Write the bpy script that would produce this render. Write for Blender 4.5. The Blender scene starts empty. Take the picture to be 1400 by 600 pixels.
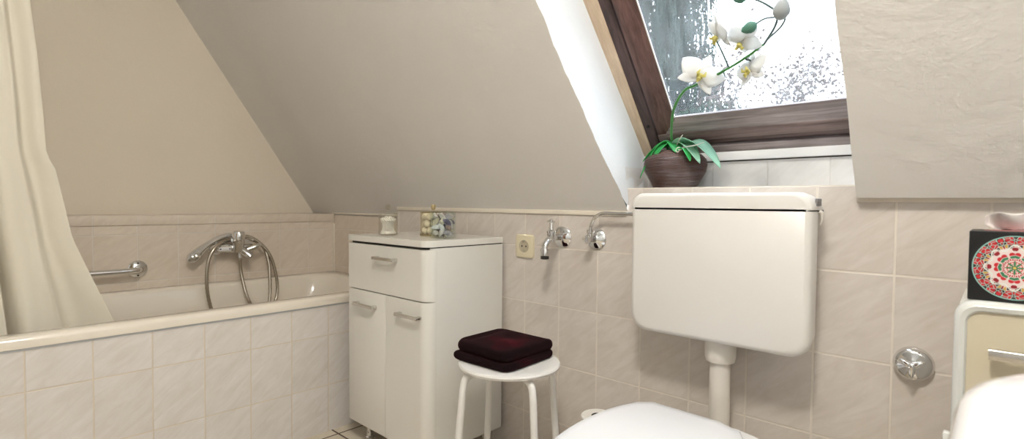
import bpy, bmesh, math, random
from mathutils import Vector, Matrix, Euler
R = math.radians
random.seed(7)
scene = bpy.context.scene
COL = scene.collection

# ------------------------------------------------------------------ helpers
OFF = {}                                   # root name -> world position of its base

def link(o): COL.objects.link(o); return o

def tag(o, label=None, cat=None, group=None, kind=None):
    if label: o['label'] = label
    if cat: o['category'] = cat
    if group: o['group'] = group
    if kind: o['kind'] = kind
    return o

def thing(name, label, cat, loc=(0, 0, 0), group=None):
    o = link(bpy.data.objects.new(name, None)); o.location = loc
    o.empty_display_size = .05
    OFF[o.name] = Vector(loc)
    return tag(o, label, cat, group)

def obj(name, bm, mat, parent=None, label=None, sharp=38, flat=False, at=None):
    """ONE mesh object; its vertices are given in world coordinates."""
    off = Vector((0, 0, 0))
    if parent is not None: off = OFF[parent.name]
    elif at is not None: off = Vector(at)
    if off.length > 0: bmesh.ops.translate(bm, verts=bm.verts, vec=-off)
    bmesh.ops.recalc_face_normals(bm, faces=bm.faces)
    me = bpy.data.meshes.new(name); bm.to_mesh(me); bm.free()
    me.materials.append(mat)
    if not flat:
        for p in me.polygons: p.use_smooth = True
        me.set_sharp_from_angle(angle=R(sharp))
    o = link(bpy.data.objects.new(name, me))
    if parent is not None:
        o.parent = parent; OFF[o.name] = off
    elif at is not None:
        o.location = at; OFF[o.name] = off
    else: OFF[o.name] = off
    if label: o['label'] = label
    return o

def struct(name, bm, mat, parent=None, **k):
    o = obj(name, bm, mat, parent, **k)
    if parent is None: o['kind'] = 'structure'
    return o

def NB(): return bmesh.new()

def box(bm, lo, hi, bevel=0, seg=2, M=None):
    g = bmesh.ops.create_cube(bm, size=1)
    vs = g['verts']
    c = (Vector(lo) + Vector(hi)) / 2; s = Vector(hi) - Vector(lo)
    for v in vs: v.co = Vector((v.co.x*s.x + c.x, v.co.y*s.y + c.y, v.co.z*s.z + c.z))
    if bevel:
        es = list({e for v in vs for e in v.link_edges})
        r = bmesh.ops.bevel(bm, geom=es, offset=bevel, segments=seg, profile=.5, affect='EDGES')
        vs = list({v for f in r['faces'] for v in f.verts})
    if M is not None:
        bmesh.ops.transform(bm, matrix=M, verts=vs)
    return vs

def loft(bm, loops, cap0=True, cap1=True, closed=True):
    rows = [[bm.verts.new(Vector(p)) for p in L] for L in loops]
    n = len(rows[0])
    for a, b in zip(rows, rows[1:]):
        for i in range(n if closed else n-1):
            j = (i+1) % n
            bm.faces.new((a[i], a[j], b[j], b[i]))
    if closed and cap0: bm.faces.new(list(reversed(rows[0])))
    if closed and cap1: bm.faces.new(rows[-1])
    return rows

def smooth(pts, k=6):
    """Catmull-Rom through the points."""
    P = [Vector(p) for p in pts]
    if len(P) < 3: return P
    out = []
    for i in range(len(P)-1):
        p0 = P[i-1] if i else P[0]*2 - P[1]
        p1, p2 = P[i], P[i+1]
        p3 = P[i+2] if i+2 < len(P) else P[-1]*2 - P[-2]
        for j in range(k):
            t = j/k
            out.append(.5*((2*p1)+(p2-p0)*t+(2*p0-5*p1+4*p2-p3)*t*t+(3*p1-p0-3*p2+p3)*t**3))
    out.append(P[-1]); return out

def tube(bm, pts, r, n=12, caps=True):
    P = [Vector(p) for p in pts]
    rr = r if isinstance(r, (list, tuple)) else None
    T = []
    for i in range(len(P)):
        a = P[max(i-1, 0)]; b = P[min(i+1, len(P)-1)]
        d = (b-a); T.append(d.normalized() if d.length > 1e-9 else Vector((0, 0, 1)))
    up = Vector((0, 0, 1)) if abs(T[0].z) < .9 else Vector((1, 0, 0))
    nrm = (up - T[0]*up.dot(T[0])).normalized()
    loops = []
    for i, p in enumerate(P):
        nrm = nrm - T[i]*nrm.dot(T[i]); nrm.normalize()
        bi = T[i].cross(nrm)
        if rr: q = i/(len(P)-1)*(len(rr)-1); a = int(min(q, len(rr)-2)) if len(rr) > 1 else 0; ra = rr[a]+(rr[min(a+1, len(rr)-1)]-rr[a])*(q-a)
        else: ra = r
        loops.append([p + (nrm*math.cos(t) + bi*math.sin(t))*ra for t in [2*math.pi*k/n for k in range(n)]])
    loft(bm, loops, caps, caps)

def axis_frame(axis):
    a = Vector(axis).normalized()
    up = Vector((0, 0, 1)) if abs(a.z) < .9 else Vector((1, 0, 0))
    x = up.cross(a).normalized(); y = a.cross(x)
    return x, y, a

def lathe(bm, prof, c, axis=(0, 0, 1), n=32, cap0=True, cap1=True):
    """prof: list of (radius, distance along the axis)."""
    x, y, a = axis_frame(axis); c = Vector(c)
    loops = [[c + a*h + (x*math.cos(t)+y*math.sin(t))*max(r, 1e-5) for t in [2*math.pi*k/n for k in range(n)]] for r, h in prof]
    loft(bm, loops, cap0, cap1)

def rrect(w, h, r, n=5, corners=(1, 1, 1, 1)):
    """rounded rectangle centred on 0, counter-clockwise from the right-bottom corner."""
    out = []
    for k, (sx, sy) in enumerate(((1, -1), (1, 1), (-1, 1), (-1, -1))):
        rr = max(r*corners[k], 1e-4)
        cx, cy = sx*(w/2-rr), sy*(h/2-rr)
        a0 = (-90, 0, 90, 180)[k]
        for i in range(n+1):
            a = R(a0 + 90*i/n); out.append((cx+rr*math.cos(a), cy+rr*math.sin(a)))
    return out

def prism(bm, poly, f0, f1):
    """poly of (a, b); f0/f1 turn (a, b) into the two end loops."""
    loft(bm, [[f0(a, b) for a, b in poly], [f1(a, b) for a, b in poly]])

def blob(bm, c, r, seed=0, squash=(1, 1, 1), sub=2, amp=.12, freq=3.):
    from mathutils import noise
    g = bmesh.ops.create_icosphere(bm, subdivisions=sub, radius=1)
    for v in g['verts']:
        k = 1 + amp*noise.noise(v.co*freq + Vector((seed*3.1, seed*1.7, 0)))
        v.co = Vector((v.co.x*squash[0], v.co.y*squash[1], v.co.z*squash[2]))*r*k + Vector(c)

# ------------------------------------------------------------------ materials
def newmat(name):
    m = bpy.data.materials.new(name); m.use_nodes = True
    nt = m.node_tree; b = nt.nodes['Principled BSDF']
    return m, nt, b

def N(nt, kind, **kw):
    n = nt.nodes.new(kind)
    for k, v in kw.items():
        if k.startswith('i_'):
            key = k[2:]; key = int(key) if key.isdigit() else key.replace('_', ' ')
            n.inputs[key].default_value = v
        else: setattr(n, k, v)
    return n

def math_(nt, op, a, b=None, c=None):
    n = nt.nodes.new('ShaderNodeMath'); n.operation = op
    for i, s in enumerate((a, b, c)):
        if s is None: continue
        if isinstance(s, (int, float)): n.inputs[i].default_value = s
        else: nt.links.new(s, n.inputs[i])
    return n.outputs[0]

def mix(nt, fac, a, b, blend='MIX'):
    n = nt.nodes.new('ShaderNodeMix'); n.data_type = 'RGBA'; n.blend_type = blend
    for sock, s in ((n.inputs[0], fac), (n.inputs[6], a), (n.inputs[7], b)):
        if isinstance(s, (int, float)): sock.default_value = s
        elif isinstance(s, (tuple, list)): sock.default_value = (*s[:3], 1)
        else: nt.links.new(s, sock)
    return n.outputs[2]

def noise(nt, vec, scale, detail=3, rough=.5, dist=0):
    n = N(nt, 'ShaderNodeTexNoise'); n.inputs['Scale'].default_value = scale
    n.inputs['Detail'].default_value = detail; n.inputs['Roughness'].default_value = rough
    n.inputs['Distortion'].default_value = dist
    if vec is not None: nt.links.new(vec, n.inputs['Vector'])
    return n.outputs['Fac']

def ramp(nt, fac, stops):
    n = nt.nodes.new('ShaderNodeValToRGB'); cr = n.color_ramp
    while len(cr.elements) < len(stops): cr.elements.new(.5)
    for e, (p, c) in zip(cr.elements, stops): e.position = p; e.color = (*c, 1) if len(c) == 3 else c
    nt.links.new(fac, n.inputs[0]); return n.outputs[0]

def bump(nt, b, h, strength=.3, dist=.01):
    n = nt.nodes.new('ShaderNodeBump'); n.inputs['Strength'].default_value = strength; n.inputs['Distance'].default_value = dist
    nt.links.new(h, n.inputs['Height']); nt.links.new(n.outputs[0], b.inputs['Normal'])

def coords(nt):
    t = nt.nodes.new('ShaderNodeTexCoord'); return t.outputs['Object']

def scaled(nt, vec, s, rot=(0, 0, 0)):
    n = nt.nodes.new('ShaderNodeMapping'); n.inputs['Scale'].default_value = s; n.inputs['Rotation'].default_value = rot
    nt.links.new(vec, n.inputs['Vector']); return n.outputs[0]

def plain(name, col, rough=.4, spec=.5, metal=0, var=.04, vscale=20, coat=0, bumpy=0, bscale=80):
    m, nt, b = newmat(name); v = coords(nt)
    f = noise(nt, v, vscale, 3)
    c = mix(nt, f, tuple(x*(1-var) for x in col), tuple(min(1, x*(1+var)) for x in col))
    nt.links.new(c, b.inputs['Base Color'])
    b.inputs['Roughness'].default_value = rough; b.inputs['Specular IOR Level'].default_value = spec
    b.inputs['Metallic'].default_value = metal
    if coat: b.inputs['Coat Weight'].default_value = coat; b.inputs['Coat Roughness'].default_value = .08
    if bumpy: bump(nt, b, noise(nt, v, bscale, 2), bumpy, .002)
    return m

def tile(name, axis, u0, tw, v0, th, grout=.0032, c1=(.57, .505, .44), c2=(.68, .625, .57), gcol=(.72, .65, .56), extra=None, vein=1):
    """glazed marbled wall tiles, laid out along a world axis and z."""
    m, nt, b = newmat(name); P = coords(nt)
    sep = nt.nodes.new('ShaderNodeSeparateXYZ'); nt.links.new(P, sep.inputs[0])
    U = sep.outputs[{'X': 0, 'Y': 1, 'F': 0}[axis]]; V = sep.outputs[2]
    if axis == 'F': V = sep.outputs[1]
    def cell(s, o, p):
        q = math_(nt, 'DIVIDE', math_(nt, 'SUBTRACT', s, o), p)
        fr = math_(nt, 'SUBTRACT', q, math_(nt, 'FLOOR', q))
        d = math_(nt, 'MULTIPLY', math_(nt, 'MINIMUM', fr, math_(nt, 'SUBTRACT', 1, fr)), p)
        return math_(nt, 'FLOOR', q), d
    iu, du = cell(U, u0, tw); iv, dv = cell(V, v0, th)
    d = math_(nt, 'MINIMUM', du, dv)
    if extra is not None:
        for (ua, zj) in extra:          # an additional cut joint at height zj where U > ua
            e = math_(nt, 'ABSOLUTE', math_(nt, 'SUBTRACT', V, zj))
            e = math_(nt, 'ADD', e, math_(nt, 'MULTIPLY', math_(nt, 'LESS_THAN', U, ua), 10))
            d = math_(nt, 'MINIMUM', d, e)
    mr = N(nt, 'ShaderNodeMapRange'); mr.interpolation_type = 'SMOOTHSTEP'
    nt.links.new(d, mr.inputs[0]); mr.inputs[1].default_value = grout*.45; mr.inputs[2].default_value = grout*.8
    T = mr.outputs[0]                      # 1 on tile, 0 in the joint
    cb = nt.nodes.new('ShaderNodeCombineXYZ'); nt.links.new(iu, cb.inputs[0]); nt.links.new(iv, cb.inputs[1])
    wn = nt.nodes.new('ShaderNodeTexWhiteNoise'); wn.noise_dimensions = '3D'; nt.links.new(cb.outputs[0], wn.inputs[0])
    vm = nt.nodes.new('ShaderNodeVectorMath'); vm.operation = 'MULTIPLY_ADD'
    nt.links.new(wn.outputs['Color'], vm.inputs[0]); vm.inputs[1].default_value = (7, 7, 7); nt.links.new(P, vm.inputs[2])
    rot = {'X': (0, R(38), 0), 'Y': (R(-38), 0, 0), 'F': (0, 0, R(38))}[axis]
    st = {'X': (10, 10, 46), 'Y': (10, 10, 46), 'F': (10, 46, 10)}[axis]
    mp = nt.nodes.new('ShaderNodeMapping'); mp.vector_type = 'POINT'
    mp.inputs['Rotation'].default_value = rot; nt.links.new(vm.outputs[0], mp.inputs[0])
    sc = scaled(nt, mp.outputs[0], st)
    f1 = noise(nt, sc, 1.0, 5, .62, .8)
    f2 = noise(nt, vm.outputs[0], 9, 3)
    f = math_(nt, 'ADD', math_(nt, 'MULTIPLY', f1, .75*vein), math_(nt, 'MULTIPLY', f2, .35))
    f = math_(nt, 'ADD', f, math_(nt, 'MULTIPLY', wn.outputs['Value'], .10))
    c = ramp(nt, f, [(.34, c1), (.74, c2)])
    g = mix(nt, noise(nt, P, 14, 2), tuple(x*.82 for x in gcol), gcol)
    nt.links.new(mix(nt, T, g, c), b.inputs['Base Color'])
    rg = N(nt, 'ShaderNodeMapRange'); nt.links.new(T, rg.inputs[0]); rg.inputs[3].default_value = .75; rg.inputs[4].default_value = .3
    nt.links.new(rg.outputs[0], b.inputs['Roughness'])
    b.inputs['Specular IOR Level'].default_value = .35
    h = math_(nt, 'ADD', T, math_(nt, 'MULTIPLY', noise(nt, P, 18, 2), .22))
    bump(nt, b, h, .5, .0016)
    return m

def plaster(name, col, big=.5):
    m, nt, b = newmat(name); P = coords(nt)
    f = noise(nt, P, 3.5, 4)
    c = mix(nt, f, tuple(x*.965 for x in col), tuple(min(1, x*1.02) for x in col))
    nt.links.new(c, b.inputs['Base Color'])
    b.inputs['Roughness'].default_value = .9; b.inputs['Specular IOR Level'].default_value = .1
    h = math_(nt, 'ADD', math_(nt, 'MULTIPLY', noise(nt, P, 190, 2), .16), math_(nt, 'MULTIPLY', noise(nt, P, 9, 4, .6, .4), big))
    h = math_(nt, 'ADD', h, math_(nt, 'MULTIPLY', noise(nt, P, 42, 3), .22))
    bump(nt, b, h, .45, .012)
    return m

def wood(name, dark, light, axis, rough=.45):
    m, nt, b = newmat(name); P = coords(nt)
    s = {'X': (2.2, 45, 45), 'V': (45, 7, 7)}[axis]
    v = scaled(nt, P, s)
    f = noise(nt, v, 1.6, 6, .65, .5)
    g = noise(nt, P, 7, 3)
    c = ramp(nt, math_(nt, 'ADD', math_(nt, 'MULTIPLY', f, .75), math_(nt, 'MULTIPLY', g, .3)), [(.36, dark), (.7, light)])
    nt.links.new(c, b.inputs['Base Color']); b.inputs['Roughness'].default_value = rough
    bump(nt, b, f, .3, .002)
    return m

def chrome(name='chrome', rough=.06, col=(.78, .78, .78)):
    m, nt, b = newmat(name)
    b.inputs['Metallic'].default_value = 1
    f = noise(nt, coords(nt), 30, 3)
    c = mix(nt, f, tuple(x*.93 for x in col), col); nt.links.new(c, b.inputs['Base Color'])
    b.inputs['Roughness'].default_value = rough
    return m

def glass(name, tint=(.93, .97, .95), gloss=.12, dirt=0, dirtcol=(.8, .84, .86)):
    m, nt, b = newmat(name); nt.nodes.remove(b)
    out = nt.nodes['Material Output']
    tr = nt.nodes.new('ShaderNodeBsdfTransparent'); tr.inputs[0].default_value = (*tint, 1)
    gl = nt.nodes.new('ShaderNodeBsdfGlossy'); gl.inputs['Roughness'].default_value = .03
    fr = nt.nodes.new('ShaderNodeFresnel'); fr.inputs[0].default_value = 1.45
    ms = nt.nodes.new('ShaderNodeMixShader')
    nt.links.new(math_(nt, 'MINIMUM', math_(nt, 'ADD', fr.outputs[0], 0), gloss+.3), ms.inputs[0])
    nt.links.new(tr.outputs[0], ms.inputs[1]); nt.links.new(gl.outputs[0], ms.inputs[2])
    last = ms.outputs[0]
    if dirt:
        P = coords(nt)
        tl = nt.nodes.new('ShaderNodeBsdfTranslucent'); tl.inputs[0].default_value = (*dirtcol, 1)
        a = noise(nt, scaled(nt, P, (60, 4, 4)), 1, 4, .6)
        c = noise(nt, P, 6, 3)
        f = math_(nt, 'MULTIPLY', math_(nt, 'MULTIPLY', a, c), dirt*4)
        m2 = nt.nodes.new('ShaderNodeMixShader'); nt.links.new(math_(nt, 'MINIMUM', f, .6), m2.inputs[0])
        nt.links.new(last, m2.inputs[1]); nt.links.new(tl.outputs[0], m2.inputs[2]); last = m2.outputs[0]
    nt.links.new(last, out.inputs['Surface'])
    return m

TILE_C1, TILE_C2 = (.575, .515, .46), (.69, .64, .595)
M = {}
M['tile_back'] = tile('tile_back', 'X', -.1647, .1547, .9693, .2, c1=TILE_C1, c2=TILE_C2, gcol=(.81, .75, .67), grout=.0038)
M['tile_recess_warmlit'] = tile('tile_recess_warmlit', 'X', -2.667, .1547, .774, .2, c1=(.66, .565, .465), c2=(.76, .68, .585), gcol=(.81, .75, .67), grout=.0038)  # same tile as the back wall, warm light put into its colours
M['tile_left_warmlit'] = tile('tile_left_warmlit', 'Y', .404, .150, .774, .2, c1=(.66, .565, .465), c2=(.76, .68, .585), gcol=(.81, .75, .67), grout=.0038)  # again the same tile; the warm light by the tub is in the colour
M['tile_panel'] = tile('tile_panel', 'Y', .138, .1487, .388, .2, c1=(.62, .575, .53), c2=(.74, .71, .685), gcol=(.74, .66, .55), extra=[(.881, .298)])
M['tile_sill'] = tile('tile_sill', 'X', -.625, .152, .9693, .2, c1=(.72, .71, .70), c2=(.80, .80, .80), gcol=(.8, .79, .77))
M['tile_floor'] = tile('tile_floor', 'F', -1.9, .2, .05, .2, grout=.006, c1=(.62, .54, .42), c2=(.74, .67, .55), gcol=(.12, .08, .05), vein=.8)
M['plaster'] = plaster('plaster', (.785, .76, .73), .8)
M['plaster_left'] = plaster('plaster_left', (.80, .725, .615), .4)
M['plaster_white'] = plaster('plaster_white', (.80, .83, .865), .5)
M['caulk'] = plain('caulk', (.76, .70, .60), .6)
M['cabinet'] = plain('cabinet_lacquer', (.76, .745, .70), .22, .5, var=.012, coat=.25)
M['cabinet_side'] = plain('cabinet_side_lacquer', (.74, .73, .69), .3, .5, var=.015)
M['dark'] = plain('dark_gap', (.02, .018, .016), .6)
M['chrome'] = chrome()
M['chrome_warm'] = chrome('brushed_chrome', .18, (.70, .68, .64))
M['hose'] = chrome('ribbed_hose', .2, (.50, .45, .38))
M['enamel'] = plain('tub_enamel', (.80, .74, .645), .12, .5, var=.01, coat=.4)
M['ceramic'] = plain('ceramic_white', (.84, .84, .85), .1, .5, var=.008, coat=.5)
M['lid'] = plain('toilet_lid_plastic', (.77, .78, .81), .22, .5, var=.01)
M['cistern'] = plain('cistern_plastic', (.735, .72, .695), .33, .45, var=.015, vscale=6)
M['pipe'] = plain('pipe_plastic', (.76, .72, .66), .35, .4)
M['stool'] = plain('stool_paint', (.82, .81, .79), .3, .45, var=.01)
M['socket'] = plain('socket_ivory', (.74, .67, .49), .35, .45, var=.02)
M['socket_in'] = plain('socket_well', (.46, .41, .30), .4)
M['rubber'] = plain('black_rubber', (.015, .014, .013), .5)
M['paper'] = plain('paper', (.84, .82, .78), .95, .1, var=.03, bumpy=.2)
M['tissue'] = plain('tissue', (.88, .84, .82), .95, .1, var=.02)
M['cotton'] = plain('cotton', (.90, .87, .80), .95, .1, var=.05, bumpy=.4, bscale=300)
M['swab'] = plain('swab', (.92, .89, .82), .9, .1)
M['cork'] = plain('core_cardboard', (.10, .09, .09), .9)
M['glass'] = glass('clear_glass', (.95, .97, .96), -.15)
M['acrylic'] = glass('clear_acrylic', (.985, .985, .97), -.10)
M['glass_warm'] = glass('amber_rimmed_glass', (.965, .95, .89), -.18)
M['pane'] = glass('wet_window_pane', (.97, .985, 1), .05, dirt=.03)
M['wood_h'] = wood('dark_stained_wood_rail', (.045, .024, .022), (.22, .16, .15), 'X')
M['wood_wet'] = wood('weathered_wood_rail', (.09, .07, .07), (.36, .31, .31), 'X', .3)
M['wood_v'] = wood('dark_stained_wood_stile', (.05, .022, .02), (.19, .105, .095), 'V')
M['wood_deep'] = wood('dark_frame_wood', (.025, .014, .014), (.12, .075, .075), 'V')
M['wood_light'] = wood('bare_pine_lining', (.56, .42, .29), (.78, .64, .49), 'V', .6)
M['white_paint'] = plain('white_wood_paint', (.86, .87, .88), .4, .4, var=.03)
M['orchid_white'] = None

def curtain_mat():
    m, nt, b = newmat('curtain_fabric'); P = coords(nt)
    c = mix(nt, noise(nt, P, 12, 3), (.86, .82, .72), (.90, .87, .78)); nt.links.new(c, b.inputs['Base Color'])
    b.inputs['Roughness'].default_value = .85; b.inputs['Specular IOR Level'].default_value = .15
    b.inputs['Sheen Weight'].default_value = .15
    out = nt.nodes['Material Output']
    tl = nt.nodes.new('ShaderNodeBsdfTranslucent'); tl.inputs[0].default_value = (.9, .84, .68, 1)
    ms = nt.nodes.new('ShaderNodeMixShader'); ms.inputs[0].default_value = .3
    nt.links.new(b.outputs[0], ms.inputs[1]); nt.links.new(tl.outputs[0], ms.inputs[2]); nt.links.new(ms.outputs[0], out.inputs[0])
    bump(nt, b, noise(nt, P, 500, 2), .15, .001)
    return m
M['curtain'] = curtain_mat()

def leafy(name, col, tcol, t=.3, rough=.4, streak=0):
    m, nt, b = newmat(name); P = coords(nt)
    c = mix(nt, noise(nt, P, 25, 3), tuple(x*.75 for x in col), col); nt.links.new(c, b.inputs['Base Color'])
    b.inputs['Roughness'].default_value = rough; b.inputs['Specular IOR Level'].default_value = .4
    out = nt.nodes['Material Output']
    tl = nt.nodes.new('ShaderNodeBsdfTranslucent'); tl.inputs[0].default_value = (*tcol, 1)
    ms = nt.nodes.new('ShaderNodeMixShader'); ms.inputs[0].default_value = t
    nt.links.new(b.outputs[0], ms.inputs[1]); nt.links.new(tl.outputs[0], ms.inputs[2]); nt.links.new(ms.outputs[0], out.inputs[0])
    return m
M['petal'] = leafy('orchid_petal', (.88, .88, .87), (.9, .9, .88), .35, .6)
M['lip'] = leafy('orchid_lip', (.75, .68, .22), (.8, .75, .3), .3, .6)
M['leaf'] = leafy('orchid_leaf', (.07, .50, .15), (.2, .85, .28), .25, .25)
M['leaf_pale'] = leafy('orchid_leaf_pale', (.36, .62, .47), (.4, .75, .5), .25, .18)
M['stem'] = leafy('orchid_stem', (.10, .33, .10), (.2, .5, .15), .15, .4)
M['stem_grey'] = leafy('orchid_stem_grey', (.12, .17, .17), (.2, .3, .3), .1, .4)
M['bud'] = leafy('orchid_bud_green', (.10, .26, .19), (.2, .4, .3), .2, .4)
M['bud_white'] = leafy('orchid_bud_grey', (.46, .49, .49), (.5, .5, .5), .25, .5)
M['vine'] = plain('dry_vine', (.62, .60, .54), .7)
M['conifer'] = plain('conifer_needles', (.026, .043, .038), .7, .2, var=.4, vscale=3)
M['conifer_dark'] = plain('conifer_bark', (.03, .026, .025), .9)
M['twig'] = plain('bare_branch', (.06, .052, .052), .9)
M['dryleaf'] = plain('dry_leaves', (.075, .055, .052), .8, var=.4, vscale=4)

def pot_mat():
    m, nt, b = newmat('ribbed_pot'); P = coords(nt)
    f = noise(nt, scaled(nt, P, (9, 9, 150)), 1, 4, .6)
    g = noise(nt, P, 13, 3)
    c = ramp(nt, math_(nt, 'ADD', math_(nt, 'MULTIPLY', f, .55), math_(nt, 'MULTIPLY', g, .5)), [(.38, (.05, .022, .02)), (.50, (.17, .07, .05)), (.56, (.20, .13, .12)), (.66, (.42, .36, .37))])
    sp_ = nt.nodes.new('ShaderNodeSeparateXYZ'); nt.links.new(P, sp_.inputs[0])
    st = math_(nt, 'SINE', math_(nt, 'MULTIPLY_ADD', sp_.outputs[2], 2*math.pi*26/.106, math_(nt, 'MULTIPLY', noise(nt, P, 12, 2), 2)))
    c = mix(nt, math_(nt, 'GREATER_THAN', st, .45), c, mix(nt, .62, c, (.42, .37, .38)))  # paler grey ribs, with their highlights put into the colour
    c = mix(nt, math_(nt, 'LESS_THAN', st, -.72), c, (.03, .014, .014))  # shade in the grooves painted as dark stripes
    nt.links.new(c, b.inputs['Base Color']); b.inputs['Roughness'].default_value = .32
    bump(nt, b, f, .3, .002); return m
M['pot'] = pot_mat()

def towel_mat():
    m, nt, b = newmat('burgundy_velvet'); P = coords(nt)
    n1 = noise(nt, P, 17, 3)
    # redder towards the middle of the towel
    vm = nt.nodes.new('ShaderNodeVectorMath'); vm.operation = 'LENGTH'; nt.links.new(scaled(nt, P, (1, 1, .4)), vm.inputs[0])
    d = math_(nt, 'SUBTRACT', 1.0, math_(nt, 'DIVIDE', vm.outputs['Value'], .105))
    f = math_(nt, 'ADD', d, math_(nt, 'MULTIPLY', math_(nt, 'SUBTRACT', n1, .5), 1.2))
    c = ramp(nt, f, [(.25, (.008, .004, .005)), (.6, (.028, .003, .006)), (.95, (.07, .006, .012))])
    nt.links.new(c, b.inputs['Base Color']); b.inputs['Roughness'].default_value = .9; b.inputs['Specular IOR Level'].default_value = .05
    b.inputs['Sheen Weight'].default_value = .06; b.inputs['Sheen Tint'].default_value = (.8, .25, .3, 1)
    bump(nt, b, noise(nt, P, 400, 2), .5, .002); return m
M['towel'] = towel_mat()

def mandala():
    """a kaleidoscope rosette printed on black card; object space, local x and z on the printed faces."""
    m, nt, b = newmat('tissue_box_print'); P = coords(nt)
    sep = nt.nodes.new('ShaderNodeSeparateXYZ'); nt.links.new(P, sep.inputs[0])
    geo = nt.nodes.new('ShaderNodeNewGeometry'); sn = nt.nodes.new('ShaderNodeSeparateXYZ'); nt.links.new(geo.outputs['Normal'], sn.inputs[0])
    side = math_(nt, 'GREATER_THAN', math_(nt, 'ABSOLUTE', sn.outputs[0]), .5)
    mu = nt.nodes.new('ShaderNodeMix'); nt.links.new(side, mu.inputs[0]); nt.links.new(sep.outputs[0], mu.inputs[2])
    nt.links.new(sep.outputs[1], mu.inputs[3])
    X = mu.outputs[0]; Z = math_(nt, 'SUBTRACT', sep.outputs[2], .0585)
    r = math_(nt, 'SQRT', math_(nt, 'ADD', math_(nt, 'MULTIPLY', X, X), math_(nt, 'MULTIPLY', Z, Z)))
    th = math_(nt, 'ARCTAN2', Z, X)
    k = math_(nt, 'DIVIDE', th, 2*math.pi/8)
    fr = math_(nt, 'ABSOLUTE', math_(nt, 'SUBTRACT', math_(nt, 'SUBTRACT', k, math_(nt, 'FLOOR', k)), .5))
    aa = math_(nt, 'MULTIPLY', fr, 2*math.pi/8)
    u = math_(nt, 'MULTIPLY', r, math_(nt, 'COSINE', aa)); v = math_(nt, 'MULTIPLY', r, math_(nt, 'SINE', aa))
    cb = nt.nodes.new('ShaderNodeCombineXYZ'); nt.links.new(u, cb.inputs[0]); nt.links.new(v, cb.inputs[1])
    vo = nt.nodes.new('ShaderNodeTexVoronoi'); vo.feature = 'DISTANCE_TO_EDGE'; vo.inputs['Scale'].default_value = 160; nt.links.new(cb.outputs[0], vo.inputs[0])
    vc = nt.nodes.new('ShaderNodeTexVoronoi'); vc.inputs['Scale'].default_value = 160; nt.links.new(cb.outputs[0], vc.inputs[0])
    sc = nt.nodes.new('ShaderNodeSeparateColor'); nt.links.new(vc.outputs['Color'], sc.inputs[0])
    n = nt.nodes.new('ShaderNodeValToRGB'); cr = n.color_ramp; cr.interpolation = 'CONSTANT'
    for p, c in ((.0, (.50, .012, .02)), (.40, (.60, .02, .03)), (.66, (.30, .01, .02)), (.74, (.03, .02, .02)), (.78, (.60, .36, .06)), (.84, (.04, .22, .10)), (.9, (.5, .02, .03))):
        e = cr.elements[0] if p == 0 else cr.elements.new(p)
        e.position = p; e.color = (*c, 1)
    cr.elements[-1].position = .95; cr.elements[-1].color = (.6, .03, .03, 1)
    nt.links.new(sc.outputs[0], n.inputs[0])
    cellm = math_(nt, 'LESS_THAN', vc.outputs['Distance'], math_(nt, 'SUBTRACT', .60, math_(nt, 'MULTIPLY', math_(nt, 'LESS_THAN', vo.outputs[0], .06), .4)))
    outer = math_(nt, 'GREATER_THAN', math_(nt, 'ADD', r, math_(nt, 'MULTIPLY', math_(nt, 'SINE', math_(nt, 'MULTIPLY', th, 8)), .0035)), .036)
    gap = mix(nt, outer, (.78, .66, .64), (.015, .02, .02))
    col = mix(nt, cellm, gap, n.outputs[0])
    web = math_(nt, 'MULTIPLY', outer, math_(nt, 'LESS_THAN', vo.outputs[0], .05))
    col = mix(nt, web, col, (.50, .60, .54))
    arc = math_(nt, 'ABSOLUTE', math_(nt, 'SUBTRACT', r, math_(nt, 'MULTIPLY_ADD', math_(nt, 'COSINE', math_(nt, 'MULTIPLY', th, 8)), .004, .034)))
    col = mix(nt, math_(nt, 'LESS_THAN', arc, .0011), col, (.74, .78, .74))
    star = math_(nt, 'LESS_THAN', r, math_(nt, 'MULTIPLY_ADD', math_(nt, 'COSINE', math_(nt, 'MULTIPLY', th, 8)), .0045, .0070))
    col = mix(nt, star, col, (.04, .22, .09))
    dot = math_(nt, 'LESS_THAN', r, .002)
    col = mix(nt, dot, col, (.8, .55, .1))
    rim = math_(nt, 'LESS_THAN', math_(nt, 'ABSOLUTE', math_(nt, 'SUBTRACT', r, .0525)), .0009)
    col = mix(nt, rim, col, (.25, .52, .48))
    inside = math_(nt, 'LESS_THAN', r, .0535)
    top = math_(nt, 'GREATER_THAN', math_(nt, 'ABSOLUTE', sn.outputs[2]), .5)
    inside = math_(nt, 'MULTIPLY', inside, math_(nt, 'SUBTRACT', 1, top))
    col = mix(nt, inside, (.008, .008, .009), col)
    nt.links.new(col, b.inputs['Base Color']); b.inputs['Roughness'].default_value = .35
    return m
M['mandala'] = mandala()

# ------------------------------------------------------------------ measures (metres; floor z = 0, camera foot at 0,0)
YW = 1.42                 # tiled wall behind the toilet
XL = -2.667               # tiled wall behind the tub
SL = 1.487                # slope of the roof
XR, YF, ZC = .62, -1.55, 2.32
def roof(y): return .898 - SL*(y - YW)
def roof_y(z): return YW - (z - .898)/SL

# ------------------------------------------------------------------ setting
bm = NB(); box(bm, (-2.95, YF-.1, -.06), (XR+.1, 1.6, 0)); struct('floor', bm, M['tile_floor'], flat=True)

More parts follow.
